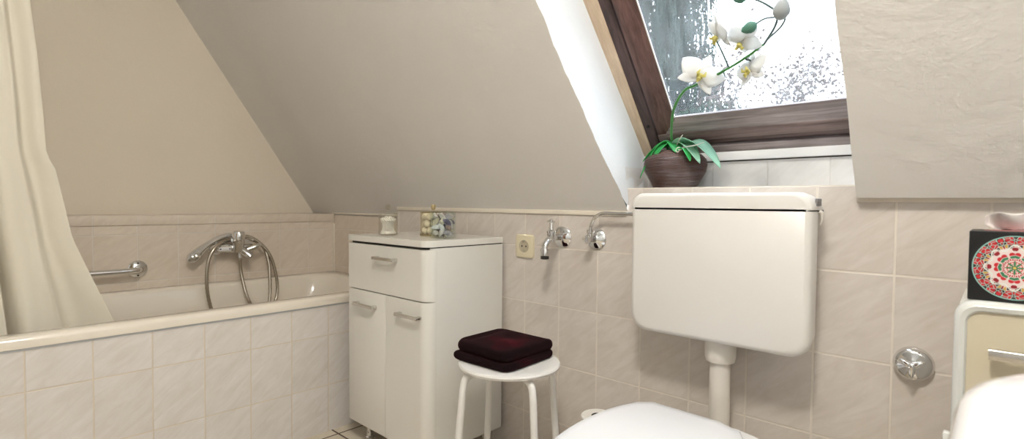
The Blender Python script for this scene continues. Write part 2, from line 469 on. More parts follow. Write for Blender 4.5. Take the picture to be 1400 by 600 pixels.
bm = NB()                 # wall behind the toilet with the tiled shelf under the window
prism(bm, [(-2.03, 0), (XR+.1, 0), (XR+.1, .940), (-.236, .940), (-.236, .970), (-.835, .970), (-.835, .893), (-2.03, .893)],
      lambda a, c: (a, YW, c), lambda a, c: (a, 1.60, c))
struct('wall_back', bm, M['tile_back'], flat=True)
bm = NB(); box(bm, (-2.95, 1.45, 0), (-2.031, 1.60, .848)); struct('wall_back_recess', bm, M['tile_recess_warmlit'], flat=True)
bm = NB(); box(bm, (-.838, 1.55, .9705), (-.236, 1.575, 1.047)); struct('wall_window_upstand', bm, M['tile_sill'], flat=True)
bm = NB(); box(bm, (-.850, 1.412, .9705), (-.836, 1.55, 1.034)); struct('wall_window_side_tile', bm, M['tile_sill'], flat=True)

bm = NB(); box(bm, (-2.95, YF, 0), (XL, 1.449, .812)); struct('wall_left', bm, M['tile_left_warmlit'], flat=True)
bm = NB(); box(bm, (-2.903, YF, .8125), (XL+.005, 1.449, .855), .004); struct('trim_1', bm, M['tile_left_warmlit'])
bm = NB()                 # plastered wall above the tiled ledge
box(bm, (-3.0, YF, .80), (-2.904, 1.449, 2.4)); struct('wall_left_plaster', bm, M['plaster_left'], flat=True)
bm = NB(); box(bm, (-2.672, 1.440, .855), (-2.03, 1.456, .861), .002); struct('trim_2', bm, M['caulk'])
bm = NB(); box(bm, (-2.032, 1.4145, .884), (-.835, 1.425, .899), .002); struct('trim_3', bm, M['caulk'])
bm = NB(); box(bm, (-.238, 1.4145, .930), (XR, 1.424, .944), .002); struct('trim_4', bm, M['caulk'])
bm = NB(); box(bm, (-2.672, 1.443, .53), (-2.66, 1.452, .80), .002); struct('trim_5', bm, M['caulk'])
bm = NB(); box(bm, (XR, YF, 0), (XR+.1, 1.6, 2.4)); struct('wall_right', bm, M['plaster_white'], flat=True)
bm = NB(); box(bm, (-3.0, YF-.1, 0), (XR+.1, YF, 2.4)); struct('wall_front', bm, M['plaster_white'], flat=True)
yt = roof_y(ZC)
dmat = wood('added_door_veneer', (.10, .05, .028), (.24, .13, .075), 'V', .35)
door = thing('added_door', None, None, (-.75, YF, 0)); door['kind'] = 'structure'  # unseen door, added so the chrome has something dark to reflect
bm = NB(); box(bm, (-1.17, YF-.001, .002), (-.33, YF+.035, 2.0), .003); obj('leaf', bm, dmat, door)
bm = NB()
for xa, xb, za, zb in ((-1.24, -1.17, 0, 2.07), (-.33, -.26, 0, 2.07), (-1.17, -.33, 2.0, 2.07)): box(bm, (xa, YF-.001, za+.001), (xb, YF+.045, zb), .003)
obj('door_frame', bm, dmat, door)
bm = NB(); tube(bm, [(-1.10, YF+.03, 1.03), (-1.10, YF+.085, 1.03), (-1.09, YF+.09, 1.03), (-.98, YF+.09, 1.03)], .009, 12); obj('added_door_handle', bm, M['chrome_warm'], door)
bm = NB(); box(bm, (-3.0, YF, ZC), (XR+.1, yt+.02, ZC+.08)); struct('ceiling', bm, M['plaster_white'], flat=True)

# window plane: origin on the lower inner edge of the frame, V up the slope, NI into the room
WO = Vector((0, 1.545, 1.071)); WV = Vector((0, -.64, .768)); NI = Vector((0, -.768, -.64))
def W(x, v, n=0): return WO + WV*v + NI*n + Vector((x, 0, 0))

# sloping ceiling with the opening for the window; rounded, slightly uneven plaster edge
from mathutils import noise as mnoise
EL = lambda y: -.834 + .176*(y-1.414) + .010*mnoise.noise(Vector((y*9, 3, 0))) + .006*mnoise.noise(Vector((y*31, 1, 0)))   # left edge of the opening
ERt = lambda y: -.236 + .004*mnoise.noise(Vector((y*9, 8, 0)))
YT = .80                  # upper end of the opening
bm = NB()
def slope_patch(bm, xa, xb, y0, y1, nx, ny):
    rows = []
    for j in range(ny+1):
        y = y0 + (y1-y0)*j/ny
        a = xa(y) if callable(xa) else xa; c = xb(y) if callable(xb) else xb
        rows.append([Vector((a+(c-a)*i/nx, y, roof(y))) for i in range(nx+1)])
    return loft(bm, rows, closed=False)
slope_patch(bm, -3.0, EL, 1.462, YT, 12, 48)
slope_patch(bm, ERt, XR+.1, 1.392, YT, 4, 24)
slope_patch(bm, -3.0, XR+.1, YT, yt, 4, 4)
loft(bm, [[(ERt(1.392), 1.392, roof(1.392)), (XR+.1, 1.392, roof(1.392))], [(ERt(1.392), 1.43, roof(1.392)-.001), (XR+.1, 1.43, roof(1.392)-.001)]], closed=False)
struct('ceiling_slope', bm, M['plaster'])
# plastered reveal of the window: left cheek, right cheek, head
bm = NB(); rows = []
for j in range(49):
    y = 1.46 + (YT-1.46)*j/48
    t = j/48
    w = W(-.842 - .018*t, -.03 + 1.06*t)
    e = Vector((EL(y), y, roof(y)))
    if y > 1.40: e.z = max(e.z, roof(1.40)-.035*(y-1.40)/.06)
    rows.append([e, e.lerp(w, .02)+Vector((.002, 0, .0)), e.lerp(w, .5), w, w - NI*.08])
loft(bm, rows, closed=False)
struct('wall_reveal_left', bm, M['plaster_white'], sharp=60)
bm = NB(); rows = []
for j in range(25):
    y = 1.43 + (YT-1.43)*j/24; t = j/24
    w = W(-.236, -.03 + 1.06*t)
    rows.append([Vector((ERt(y), y, max(roof(y), roof(1.392)) if y > 1.39 else roof(y))), w, w - NI*.08])
loft(bm, rows, closed=False); struct('wall_reveal_right', bm, M['plaster_white'])
bm = NB(); loft(bm, [[(EL(YT), YT, roof(YT)), (ERt(YT), YT, roof(YT))], [W(-.86, 1.03), W(-.236, 1.03)], [W(-.86, 1.03, -.08), W(-.236, 1.03, -.08)]], closed=False)
struct('wall_reveal_head', bm, M['plaster_white'])
# white wooden strip below the frame
bm = NB(); box(bm, (-.845, 1.535, 1.050), (-.236, 1.60, 1.0745), .002); struct('trim_6', bm, M['white_paint'])
bm = NB(); box(bm, (-.838, 1.548, 1.0465), (-.236, 1.60, 1.0495)); struct('trim_7', bm, M['dark'], flat=True)

# window
win = thing('window_1', None, None, (-.55, 1.545, 1.071)); win['kind'] = 'structure'
def wbar(bm, x0, x1, v0, v1, n0, n1, bev=.003):
    Mx = Matrix(((1, 0, 0, WO.x), (0, WV.y, NI.y, WO.y), (0, WV.z, NI.z, WO.z), (0, 0, 0, 1)))
    box(bm, (x0, v0, n0), (x1, v1, n1), bev, 2, Mx)
VT = 1.03
bm = NB(); wbar(bm, -.862, -.812, -.01, VT, -.09, .004, .002); obj('lining', bm, M['wood_light'], win)
bm = NB()
wbar(bm, -.8125, -.779, -.005, VT, -.10, .0, .002); wbar(bm, -.20, -.16, -.005, VT, -.10, .0, .002); wbar(bm, -.779, -.20, .98, VT, -.10, 0, .002)
wbar(bm, -.8125, -.20, -.02, .030, -.10, .0, .003)
obj('frame', bm, M['wood_deep'], win)
bm = NB(); wbar(bm, -.812, -.20, -.018, .0305, -.05, .0025, .003); obj('frame_rail', bm, M['wood_wet'], win)
bm = NB(); lathe(bm, [(.0055, 0), (.0055, .003), (.0035, .0035), (.003, .001)], W(-.796, .115, -.0005), NI, 14); obj('screw_cap', bm, M['dark'], win)
sash = NB()
for (x0, x1) in ((-.7735, -.743), (-.245, -.21)): wbar(sash, x0, x1, .042, .98, -.03, .002, .003)
wbar(sash, -.743, -.245, .93, .98, -.03, .002, .003)
sash = obj('sash', sash, M['wood_v'], win)
bm = NB(); wbar(bm, -.7735, -.21, .053, .084, -.03, .006, .004); obj('sash_rail', bm, M['wood_h'], sash)
bm = NB(); wbar(bm, -.7735, -.21, .034, .052, -.07, -.006, .003); obj('sash_rebate', bm, M['wood_h'], sash)
# bevelled inner mouldings towards the pane
bm = NB()
loft(bm, [[W(-.745, v, .001), W(-.711, v, -.008), W(-.711, v, -.019), W(-.745, v, -.03)] for v in (.06, .96)])
loft(bm, [[W(-.247, v, .001), W(-.262, v, -.008), W(-.262, v, -.019), W(-.247, v, -.03)] for v in (.06, .96)])
obj('stile_moulding', bm, M['wood_v'], sash)
bm = NB()
loft(bm, [[W(x, .083, .002), W(x, .131, -.010), W(x, .131, -.019), W(x, .083, -.03)] for x in (-.745, -.247)])
obj('rail_moulding', bm, M['wood_wet'], sash)
bm = NB(); wbar(bm, -.714, -.259, .118, .955, -.017, -.0115, 0); obj('pane', bm, M['pane'], sash, flat=True)
bm = NB(); wbar(bm, -.7115, -.7075, .130, .95, -.0118, -.0085, .001)
obj('pane_seal', bm, M['white_paint'], sash)

# ------------------------------------------------------------------ bathtub
tub = thing('bathtub', 'cream built-in bathtub with a tiled front panel along the left wall', 'bathtub', (-2.31, .6, 0))
X0, X1, Y0, Y1, ZT = -2.6665, -1.945, -.27, 1.4485, .544
cx, cy = (X0+X1)/2, (Y0+Y1)/2
def tl(w, h, r, z, dx=0, dy=0): return [(cx+dx+a, cy+dy+b, z) for a, b in rrect(w, h, r, 8)]
wx, wy = X1-X0, Y1-Y0
bm = NB()
loft(bm, [tl(wx-.02, wy-.006, .012, .509), tl(wx-.002, wy, .012, .511), tl(wx, wy, .012, .530), tl(wx-.008, wy-.004, .014, .541), tl(wx-.022, wy-.01, .02, ZT),
          tl(wx-.115, wy-.13, .10, ZT), tl(wx-.130, wy-.15, .11, .540), tl(wx-.142, wy-.165, .12, .525), tl(wx-.165, wy-.22, .13, .44), tl(wx-.20, wy-.34, .14, .28),
          tl(wx-.25, wy-.46, .15, .17), tl(wx-.32, wy-.56, .15, .135), tl(wx-.6, wy-1.0, .05, .13)], cap0=False)
obj('shell', bm, M['enamel'], tub, sharp=60)
bm = NB(); box(bm, (-1.995, Y0, 0), (-1.952, 1.449, .509)); obj('tiled_panel', bm, M['tile_panel'], tub, label='marbled tile front panel of the tub', flat=True)
bm = NB(); box(bm, (-1.953, Y0, .5045), (-1.949, 1.449, .510)); obj('sealing_joint', bm, plain('grey_seal', (.42, .43, .44), .6), tub, flat=True)
bm = NB(); lathe(bm, [(.028, 0), (.028, .004), (.020, .008), (0, .009)], (-2.582, .55, .40), (1, 0, .12), 20); obj('overflow_cover', bm, M['chrome'], tub)

# grab bar on the wall above the tub
g = thing('grab_bar', 'chrome grab bar on the tiled wall above the tub, beside the curtain', 'grab bar', (XL, .552, .628))
bm = NB(); tube(bm, smooth([(XL+.004, .552, .628), (XL+.035, .552, .628), (XL+.055, .535, .628), (XL+.06, .50, .628), (XL+.06, .42, .628), (XL+.06, .31, .628), (XL+.055, .275, .628), (XL+.035, .258, .628), (XL+.004, .258, .628)], 6), .0115, 16)
obj('bar', bm, M['chrome'], g)
for y in (.552, .258):
    bm = NB(); lathe(bm, [(.036, 0), (.036, .005), (.030, .011), (.016, .015), (.013, .02)], (XL, y, .628), (1, 0, 0), 28)
    f = obj('flange', bm, M['chrome'], g)
    for dz in (.024, -.024):
        bm = NB(); lathe(bm, [(.0045, .008), (.0045, .0125), (.002, .013)], (XL, y, .628+dz), (1, 0, 0), 10); obj('screw', bm, M['dark'], f)

# bath mixer with the hand shower
mx = thing('bath_mixer', 'chrome single-lever bath mixer on the tiled wall above the tub', 'mixer tap', (XL, .92, .70))
xm = XL + .062
bm = NB(); tube(bm, [(xm, .84, .706), (xm, .85, .706), (xm, .99, .693), (xm, 1.0, .692)], [.012, .021, .021, .012], 20); obj('body', bm, M['chrome'], mx)
for y in (.85, .99):
    bm = NB(); lathe(bm, [(.034, 0), (.033, .006), (.022, .012), (.017, .02), (.017, .05)], (XL, y, .70), (1, 0, 0), 24); obj('wall_rosette', bm, M['chrome'], mx)
bm = NB(); lathe(bm, [(.024, -.02), (.0255, .03), (.0225, .033), (.0225, .037), (.028, .040), (.029, .066), (.024, .075), (0, .077)], (xm+.022, .925, .705), (.1, 0, 1), 24); obj('cartridge_housing', bm, M['chrome'], mx)
bm = NB(); tube(bm, smooth([(xm+.015, .93, .70), (xm+.04, .955, .675), (xm+.055, .968, .66)], 5), [.018, .017, .013], 16); obj('spout', bm, M['chrome'], mx)
bm = NB(); tube(bm, smooth([(xm+.02, .965, .69), (xm+.03, 1.0, .705), (xm+.03, 1.02, .714)], 4), [.016, .014, .010], 14); obj('diverter_knob', bm, M['chrome_warm'], mx)
bm = NB(); lathe(bm, [(.011, 0), (.011, -.035), (.008, -.037)], (xm+.012, .935, .69), (0, 0, 1), 16); obj('hose_outlet', bm, M['chrome'], mx)
bm = NB(); box(bm, (xm+.019, .842, .692), (xm+.025, .893, .708), .002); lp = obj('label_plate', bm, plain('white_label', (.82, .82, .82), .4), mx, label='white label plate with two dark dots')
for y in (.848, .887):
    bm = NB(); lathe(bm, [(.0035, 0), (.0035, .001)], (xm+.0252, y, .70), (1, 0, 0), 12); obj('dot', bm, plain('dot_blue', (.03, .03, .08), .5), lp)
bm = NB()
for k in range(5): box(bm, (xm+.0252, .859+.0038*k, .6985), (xm+.0256, .861+.0038*k, .7005))
obj('print', bm, plain('print_grey', (.45, .45, .47), .5), lp)
bm = NB(); tube(bm, smooth([(XL+.03, .93, .735), (xm, .92, .738), (xm+.02, .91, .74)], 4), [.012, .014, .016], 12); obj('shower_holder', bm, M['chrome'], mx)

hs = thing('hand_shower', 'chrome hand shower with ribbed metal hose resting on the bath mixer', 'shower head', (xm, .80, .72))
xh = xm - .022
bm = NB(); tube(bm, smooth([(xh, .955, .758), (xh, .915, .760), (xh, .87, .752), (xh+.004, .815, .722), (xh+.010, .772, .690), (xh+.014, .742, .664), (xh+.016, .728, .650)], 6), [.009, .0125, .0135, .0150, .0215, .0245, .012], 20); hh = obj('handle', bm, M['chrome'], hs)
bm = NB(); lathe(bm, [(.022, -.006), (.024, .006), (.021, .012), (0, .013)], (xh+.018, .757, .672), (.55, .35, -.75), 24); obj('spray_face', bm, M['chrome_warm'], hs)
bm = NB()
hp = smooth([(xm+.012, .935, .652), (xm+.013, .940, .58), (xm+.045, .955, .47), (xm+.06, .99, .40), (xm+.07, 1.04, .40), (xm+.05, 1.085, .45), (xm+.038, 1.095, .53),
             (xm+.025, 1.075, .64), (xm+.01, 1.035, .710), (xm-.005, .975, .752), (xm-.005, .90, .738), (xm+.025, .84, .722), (xm+.035, .80, .67), (xm+.04, .785, .58), (xm+.05, .792, .47), (xm+.07, .82, .385), (xm+.10, .90, .33), (xm+.10, .99, .35),
             (xm+.065, 1.045, .43), (xm+.04, 1.06, .55), (xm+.02, 1.06, .64), (xm, 1.035, .71), (xh, .955, .758)], 12)
tube(bm, hp, [.0080 if k % 2 else .0070 for k in range(len(hp))], 10); obj('hose', bm, M['hose'], hs)

# shower curtain on its rod (the rod runs above the picture)
bm = NB(); tube(bm, [(-2.13, YF, 2.0), (-2.13, roof_y(2.0)-.006, 2.0)], .010, 14); rod = obj('curtain_rod', bm, M['chrome'], at=(-2.13, 0, 2.0))
tag(rod, 'straight chrome curtain rod above the tub, reaching the sloping ceiling', 'curtain rod')
edge = [(1.99, .130), (1.508, .183), (1.34, .198), (1.167, .209), (1.058, .214), (1.032, .222), (1.012, .234), (.992, .237), (.864, .26), (.789, .273), (.682, .311), (.52, .371), (.40, .41)]
def redge(z):
    for (za, ya), (zb, yb) in zip(edge, edge[1:]):
        if zb <= z <= za: return ya + (yb-ya)*(za-z)/(za-zb)
    return edge[0][1] if z > 1.8 else edge[-1][1]
bm = NB(); rows = []
NU, NVV = 220, 60
for j in range(NVV+1):
    t = j/NVV; z = 1.987 - t*(1.987-.40)
    yr = redge(z); yl = -.14
    row = []
    for i in range(NU+1):
        s = i/NU                                   # 0 at the right edge
        q = s*.4
        ys = .13 + .10*t + .15*max(0, t-.55)**1.3
        y = ys + (yl-ys)*s + (yr-ys)*math.exp(-(s/.10)**1.5)
        ph = q*2*math.pi*10.5 + .9*math.sin(6*q+1) + .5*math.sin(2.2*t+3*q) + .9
        a = (.022 + .024*t) * (1 - .85*math.exp(-(s/.16)**2)) * (1 + .3*math.sin(11*q+2))
        xx = -2.13 + .002*t + a*(math.sin(ph) + .9*(.64-abs(math.sin(ph*.5+.4)))) + .3*a*math.sin(2*ph+1.3+1.6*t) + .005*math.sin(21*q-3.5*t+1)*t + .006*mnoise.noise(Vector((q*22, t*6, 2))) + .004*mnoise.noise(Vector((q*60, t*9, 5)))
        y += (.007+.010*t)*math.sin(ph+1.1)*min(1, s*6)
        row.append(Vector((xx, y, z + .012*math.sin(ph*.5)*t)))
    rows.append(row)
loft(bm, rows, closed=False)
cur = obj('shower_curtain', bm, M['curtain'], at=(-2.13, -.2, .4), sharp=180)
sd = cur.modifiers.new('thickness', 'SOLIDIFY'); sd.thickness = .0012
tag(cur, 'long cream fabric shower curtain hanging in soft folds into the tub', 'shower curtain')

# ------------------------------------------------------------------ bathroom cabinet
CX0, CX1, CY0, CY1, CZ0, CZ1 = -1.825, -1.345, 1.053, 1.405, .084, .796
cab = thing('bathroom_cabinet', 'tall white lacquered bathroom cabinet with one drawer and two doors', 'cabinet', ((CX0+CX1)/2, 1.23, 0))
RC = .038
def cab_poly(x0, x1, y0, y1, r, n=8):
    p = [(x0, y1), (x0, y0)]
    for i in range(n+1):
        a = R(-90 + 90*i/n); p.append((x1-r + r*math.cos(a), y0+r + r*math.sin(a)))
    p.append((x1, y1)); return p
def cprism(bm, poly, z0, z1): prism(bm, poly, lambda a, c: (a, c, z0), lambda a, c: (a, c, z1))
bm = NB(); cprism(bm, cab_poly(CX0+.002, CX1-.001, CY0+.020, CY1, .022), CZ0, .770); obj('carcass', bm, M['cabinet_side'], cab)
bm = NB(); cprism(bm, cab_poly(CX0+.006, CX1-.006, CY0+.012, CY1, .03), .766, .775); obj('shadow_gap', bm, M['dark'], cab)
bm = NB(); cprism(bm, cab_poly(CX0, CX1, CY0-.002, CY1, RC), .774, .794); 
cprism(bm, cab_poly(CX0+.001, CX1-.001, CY0-.001, CY1-.001, RC), .7935, .7955); obj('top', bm, M['cabinet'], cab)
def front(poly_x0, poly_x1, z0, z1, name, rounded):
    bm = NB()
    if rounded:
        p = cab_poly(poly_x0, poly_x1, CY0, CY0+RC+.004, RC, 10)
        inner = [(poly_x1-.012, CY0+RC+.004)]
        for i in range(10, -1, -1):
            a = R(-90+90*i/10); inner.append((poly_x1-RC+(RC-.012)*math.cos(a), CY0+RC+(RC-.012)*math.sin(a)))
        inner.append((poly_x0, CY0+.019))
        p = p[1:] + inner
        prism(bm, p, lambda a, c: (a, c, z0), lambda a, c: (a, c, z1))
    else: box(bm, (poly_x0, CY0, z0), (poly_x1, CY0+.019, z1), .0015)
    return obj(name, bm, M['cabinet'], cab)
def handle(parent, xa, xb, z, y0=CY0, mat='chrome_warm'):
    bm = NB()
    box(bm, (xa, y0-.026, z-.006), (xb, y0-.016, z+.006), .003)
    for x in (xa+.008, xb-.008): box(bm, (x-.007, y0-.020, z-.006), (x+.007, y0+.0005, z+.006), .003)
    obj('handle', bm, M[mat], parent)
dr = front(CX0, CX1, .596, .765, 'drawer', True); handle(dr, -1.632, -1.505, .722)
d1 = front(CX0, -1.5800, CZ0, .592, 'door', False); handle(d1, -1.762, -1.632, .542)
d2 = front(-1.5770, CX1, CZ0, .592, 'door', True); handle(d2, -1.494, -1.370, .542)
for x in (CX0+.045, CX1-.045):
    for y in (CY0+.065, CY1-.045):
        bm = NB(); lathe(bm, [(.017, 0), (.017, .006), (.0135, .01), (.0135, .078), (.022, .08), (.022, .0845)], (x, y, 0), n=18); obj('leg', bm, M['chrome'], cab)

# swab jar, cotton jar and the shell vase on the cabinet
ZJ = .7958
jx, jy, jr, jh = -1.685, 1.135, .036, .084
jar = thing('swab_jar', 'clear round jar full of cotton swabs, leftmost on the white cabinet', 'jar', (jx, jy, ZJ))
bm = NB(); lathe(bm, [(jr, 0), (jr, jh), (jr-.0018, jh), (jr-.0018, .003), (0, .003)], (jx, jy, ZJ), n=36); obj('glass_body', bm, M['acrylic'], jar)
bm = NB(); lathe(bm, [(jr-.003, jh-.006), (jr-.003, jh+.0005), (jr+.001, jh+.001), (jr+.001, jh+.004), (jr-.004, jh+.006), (.004, jh+.007), (.004, jh+.011)], (jx, jy, ZJ), n=36); ld = obj('lid', bm, M['acrylic'], jar)
bm = NB(); lathe(bm, [(.004, 0), (.010, .004), (.0115, .010), (.009, .017), (.004, .020), (0, .0205)], (jx, jy, ZJ+jh+.011), n=20); obj('knob', bm, glass('frosted_knob', (.90, .88, .82), .1), ld)
def swab_bm():
    bm = NB(); L = .070
    lathe(bm, [(0, -L/2), (.0022, -L/2+.002), (.0029, -L/2+.006), (.0020, -L/2+.012), (.0009, -L/2+.014), (.0009, L/2-.014), (.0020, L/2-.012), (.0029, L/2-.006), (.0022, L/2-.002), (0, L/2)], (0, 0, 0), n=7)
    return bm
sw0 = None
for k in range(58):
    ring = 0 if k < 30 else (1 if k < 48 else 2)
    n = (30, 18, 10)[ring]; kk = k - (0, 30, 48)[ring]
    r0 = (.0195, .0140, .007)[ring]; tilt = R((37, 30, 18)[ring] + random.uniform(-5, 2))
    a = 2*math.pi*kk/n + ring*.3
    if sw0 is None: o = sw0 = obj('cotton_swab', swab_bm(), M['swab'])
    else: o = sw0.copy(); link(o)
    tag(o, 'white cotton swab standing in the clear round jar on the cabinet', 'cotton swab', 'cotton swabs in the clear jar')
    o.rotation_euler = (Matrix.Rotation(a, 4, 'Z') @ Matrix.Rotation(tilt, 4, 'X')).to_euler()
    o.location = (jx + r0*math.cos(a), jy + r0*math.sin(a), ZJ + .004 + .035*math.cos(tilt) + .0012)

kx, ky, kr, kh = -1.575, 1.262, .050, .088
jar = thing('cotton_jar', 'round lidded glass jar of cotton balls, behind the seashell vase', 'jar', (kx, ky, ZJ))
bm = NB(); lathe(bm, [(kr, 0), (kr, kh), (kr-.003, kh), (kr-.003, .005), (0, .005)], (kx, ky, ZJ), n=40); obj('glass_body', bm, M['glass_warm'], jar)
bm = NB(); lathe(bm, [(kr-.004, kh-.004), (kr-.004, kh+.0005), (kr+.001, kh+.001), (kr+.001, kh+.005), (.006, kh+.007), (.006, kh+.009)], (kx, ky, ZJ), n=40); ld = obj('lid', bm, M['glass_warm'], jar)
bm = NB(); lathe(bm, [(.006, 0), (.0085, .004), (.0095, .014), (.0085, .019), (.004, .0205), (0, .0207)], (kx, ky, ZJ+kh+.009), n=20); obj('knob', bm, plain('brass_knob', (.52, .42, .24), .3, metal=.4), ld)
for k in range(3):
    bm = NB(); lathe(bm, [(kr+.0003, 0), (kr+.0008, .0012), (kr+.0003, .0024)], (kx, ky, ZJ+(.0, kh-.003, .003)[k]), n=40, cap0=False, cap1=False); obj('band', bm, plain('brass_band', (.35, .28, .14), .35, metal=.5), jar)
cb0 = None; nb = 0
for lay in range(3):
    for q in range(7):
        a = q*math.pi/3 + lay*.5; rr = .029 if q < 6 else 0
        if cb0 is None:
            bm = NB(); blob(bm, (0, 0, 0), .0158, 2, sub=3, amp=.10, freq=2.5); o = cb0 = obj('cotton_ball', bm, M['cotton'], sharp=180)
        else: o = cb0.copy(); link(o)
        tag(o, 'white cotton ball piled in the lidded glass jar on the cabinet', 'cotton ball', 'cotton balls in the lidded jar')
        o.rotation_euler = (random.random()*6, random.random()*6, random.random()*6)
        o.scale = (.92, .92, .84)
        o.location = (kx+rr*math.cos(a), ky+rr*math.sin(a), ZJ+.019+.0262*lay)

vx, vy, vs, vh = -1.428, 1.188, .078, .092
VR = Matrix.Translation((vx, vy, ZJ)) @ Matrix.Rotation(R(38), 4, 'Z')
vase = thing('shell_vase', 'square clear glass vase filled with seashells, in front of the lidded jar', 'vase', (vx, vy, ZJ))
bm = NB(); h = vs/2; tg = .005
loops = []
for (q, z) in ((h-.002, 0), (h, .002), (h, vh), (h-tg, vh), (h-tg, .009)):
    loops.append([VR @ Vector((a, b, z)) for a, b in rrect(2*q, 2*q, .003, 3)])
loft(bm, loops); obj('glass_body', bm, glass('thick_green_glass', (.925, .955, .945), -.12), vase)
shell_cols = [('pale', (.70, .64, .60)), ('violet', (.13, .11, .20)), ('cream', (.76, .67, .52)), ('brown', (.34, .24, .21)), ('white', (.82, .80, .79)), ('grey', (.42, .38, .41))]
shell_m = {n: plain('seashell_'+n, c, .45, var=.35, vscale=120) for n, c in shell_cols}
def snail_bm(r):
    bm = NB(); pts = []; rad = []
    for k in range(40):
        t = k/39; a = t*2*math.pi*2.3; q = r*.62*(1-t)**.9
        pts.append(Vector((q*math.cos(a), q*math.sin(a), r*1.15*t - r*.3))); rad.append(max(r*.5*(1-t)**.9, .0004))
    tube(bm, pts, rad, 9); return bm
def scallop_bm(r):
    bm = NB(); loops = []
    for j in range(7):
        t = j/6; row = []
        for i in range(25):
            a = R(-75 + 150*i/24); q = r*(.06+1.35*t)*(1+.05*math.cos(i*math.pi))
            row.append(Vector((q*math.sin(a), q*math.cos(a)*.95 - r*.55, r*.5*(1-(t-.35)**2*1.6) + .04*r*math.cos(i*math.pi)*t)))
        loops.append(row)
    bot = [[Vector((v.x*.97, v.y*.97, -r*.05 - .0*t)) for v in loops[0]]]
    full = [[v for v in L] for L in loops] + [[Vector((v.x, v.y, -r*.12)) for v in reversed(loops[j])][::-1] for j in (6, 0)]
    loft(bm, full, closed=False); return bm
proto = {}
lo = h - tg - .0085
seat = []
slot = [(-1, -1), (0, -1), (1, -1), (-1, 0), (0, 0), (1, 0), (-1, 1), (0, 1), (1, 1)]
for lay in range(4):
    for q, (sx, sy) in enumerate(slot):
        kind = 'seashell' if (lay+q) % 3 else 'sea_snail_shell'
        cn = shell_cols[(q*5 + lay*4 + (q*q) % 3) % len(shell_cols)][0]
        key = (kind, cn)
        if key not in proto:
            o = proto[key] = obj(kind, scallop_bm(.0125) if kind == 'seashell' else snail_bm(.0125), shell_m[cn])
        else: o = proto[key].copy(); link(o)
        tag(o, '%s %s in the square glass vase on the cabinet' % (cn, 'ribbed seashell' if kind == 'seashell' else 'spiral snail shell'), 'shell', 'seashells in the square vase: %s %s' % (cn, kind.replace('_', ' ')))
        p = VR @ Vector((sx*.0205 + random.uniform(-.001, .001), sy*.0205 + random.uniform(-.001, .001), .020 + lay*.0185))
        o.location = p
        o.rotation_euler = (random.uniform(0, 6.3), random.uniform(0, 6.3), random.uniform(0, 6.3)) if kind != 'seashell' else (R(90+random.uniform(-40, 40)), R(random.uniform(-60, 60)), R(38+random.choice((0, 90, 180))))

# ------------------------------------------------------------------ stool and towel
SX, SY, SZ, SR = -1.062, 1.142, .450, .152
st = thing('stool', 'round white metal stool with four legs between cabinet and toilet', 'stool', (SX, SY, 0))
bm = NB(); lathe(bm, [(0, -.016), (SR-.012, -.016), (SR-.003, -.013), (SR, -.006), (SR-.002, -.001), (SR-.008, 0), (SR-.03, -.001), (0, -.003)], (SX, SY, SZ), n=56, cap0=False, cap1=False); obj('seat', bm, M['stool'], st)
dd = Vector((-.68, .73, 0)).normalized(); rt = Vector((dd.y, -dd.x, 0))
for (l, d) in ((-66, -31), (33, -66), (66, 31), (-31, 66)):
    e = (rt*l + dd*d).normalized()
    P0 = Vector((SX, SY, 0))
    pts = smooth([P0+e*.07+Vector((0, 0, SZ-.025)), P0+e*.118+Vector((0, 0, SZ-.026)), P0+e*.138+Vector((0, 0, SZ-.036)), P0+e*.146+Vector((0, 0, SZ-.062)), P0+e*.150+Vector((0, 0, SZ-.10)), P0+e*.166+Vector((0, 0, .15)), P0+e*.172+Vector((0, 0, .008))], 6)
    bm = NB(); tube(bm, pts, .0105, 14); lg = obj('leg', bm, M['stool'], st)
    bm = NB(); lathe(bm, [(.0125, 0), (.0125, .02), (.0108, .022)], P0+e*.172, n=14); obj('foot_cap', bm, M['stool'], lg)

def cushion_layer(bm, w, d, z0, z1, ang, c, seed, fold):
    Mx = Matrix.Translation(c) @ Matrix.Rotation(ang, 4, 'Z')
    nr = 9; loops = []
    for j in range(nr):
        t = j/(nr-1); ph = math.pi*(t-.5)
        q = 1 - .085*(1-math.cos(ph)); z = z0 + (z1-z0)*(.5+.5*math.sin(ph))
        L = []
        for a, b in rrect(w*q, d*q, .03, 7):
            wob = 1 + .10*mnoise.noise(Vector((a*13, b*13, seed)))
            L.append(Mx @ Vector((a*wob, b*wob, z + .012*mnoise.noise(Vector((a*10, b*10, seed+4)))*t)))
        loops.append(L)
    # close the top with a quilted, slightly sunken surface
    for q in (.85, .6, .3, .05):
        loops.append([Mx @ Vector((a*q*.915, b*q*.915, z1 + .014*mnoise.noise(Vector((a*q*14, b*q*14, seed+2))) + .004*(1-q))) for a, b in rrect(w, d, .03, 7)])
    loft(bm, loops)
tw = thing('folded_towel', 'folded black and burgundy velvet towel lying on the white stool', 'towel', (SX-.005, SY-.003, SZ))
TA = R(4)
for k, (z0, z1, s) in enumerate(((.0005, .024, 1.0), (.022, .054, .97))):
    bm = NB(); cushion_layer(bm, .230*s, .230*s, SZ+z0, SZ+z1, TA - .05*k, (SX-.034-.004*k, SY+.014+.004*k, 0), 3+k*5, k); obj('towel_fold', bm, M['towel'], tw, sharp=80)

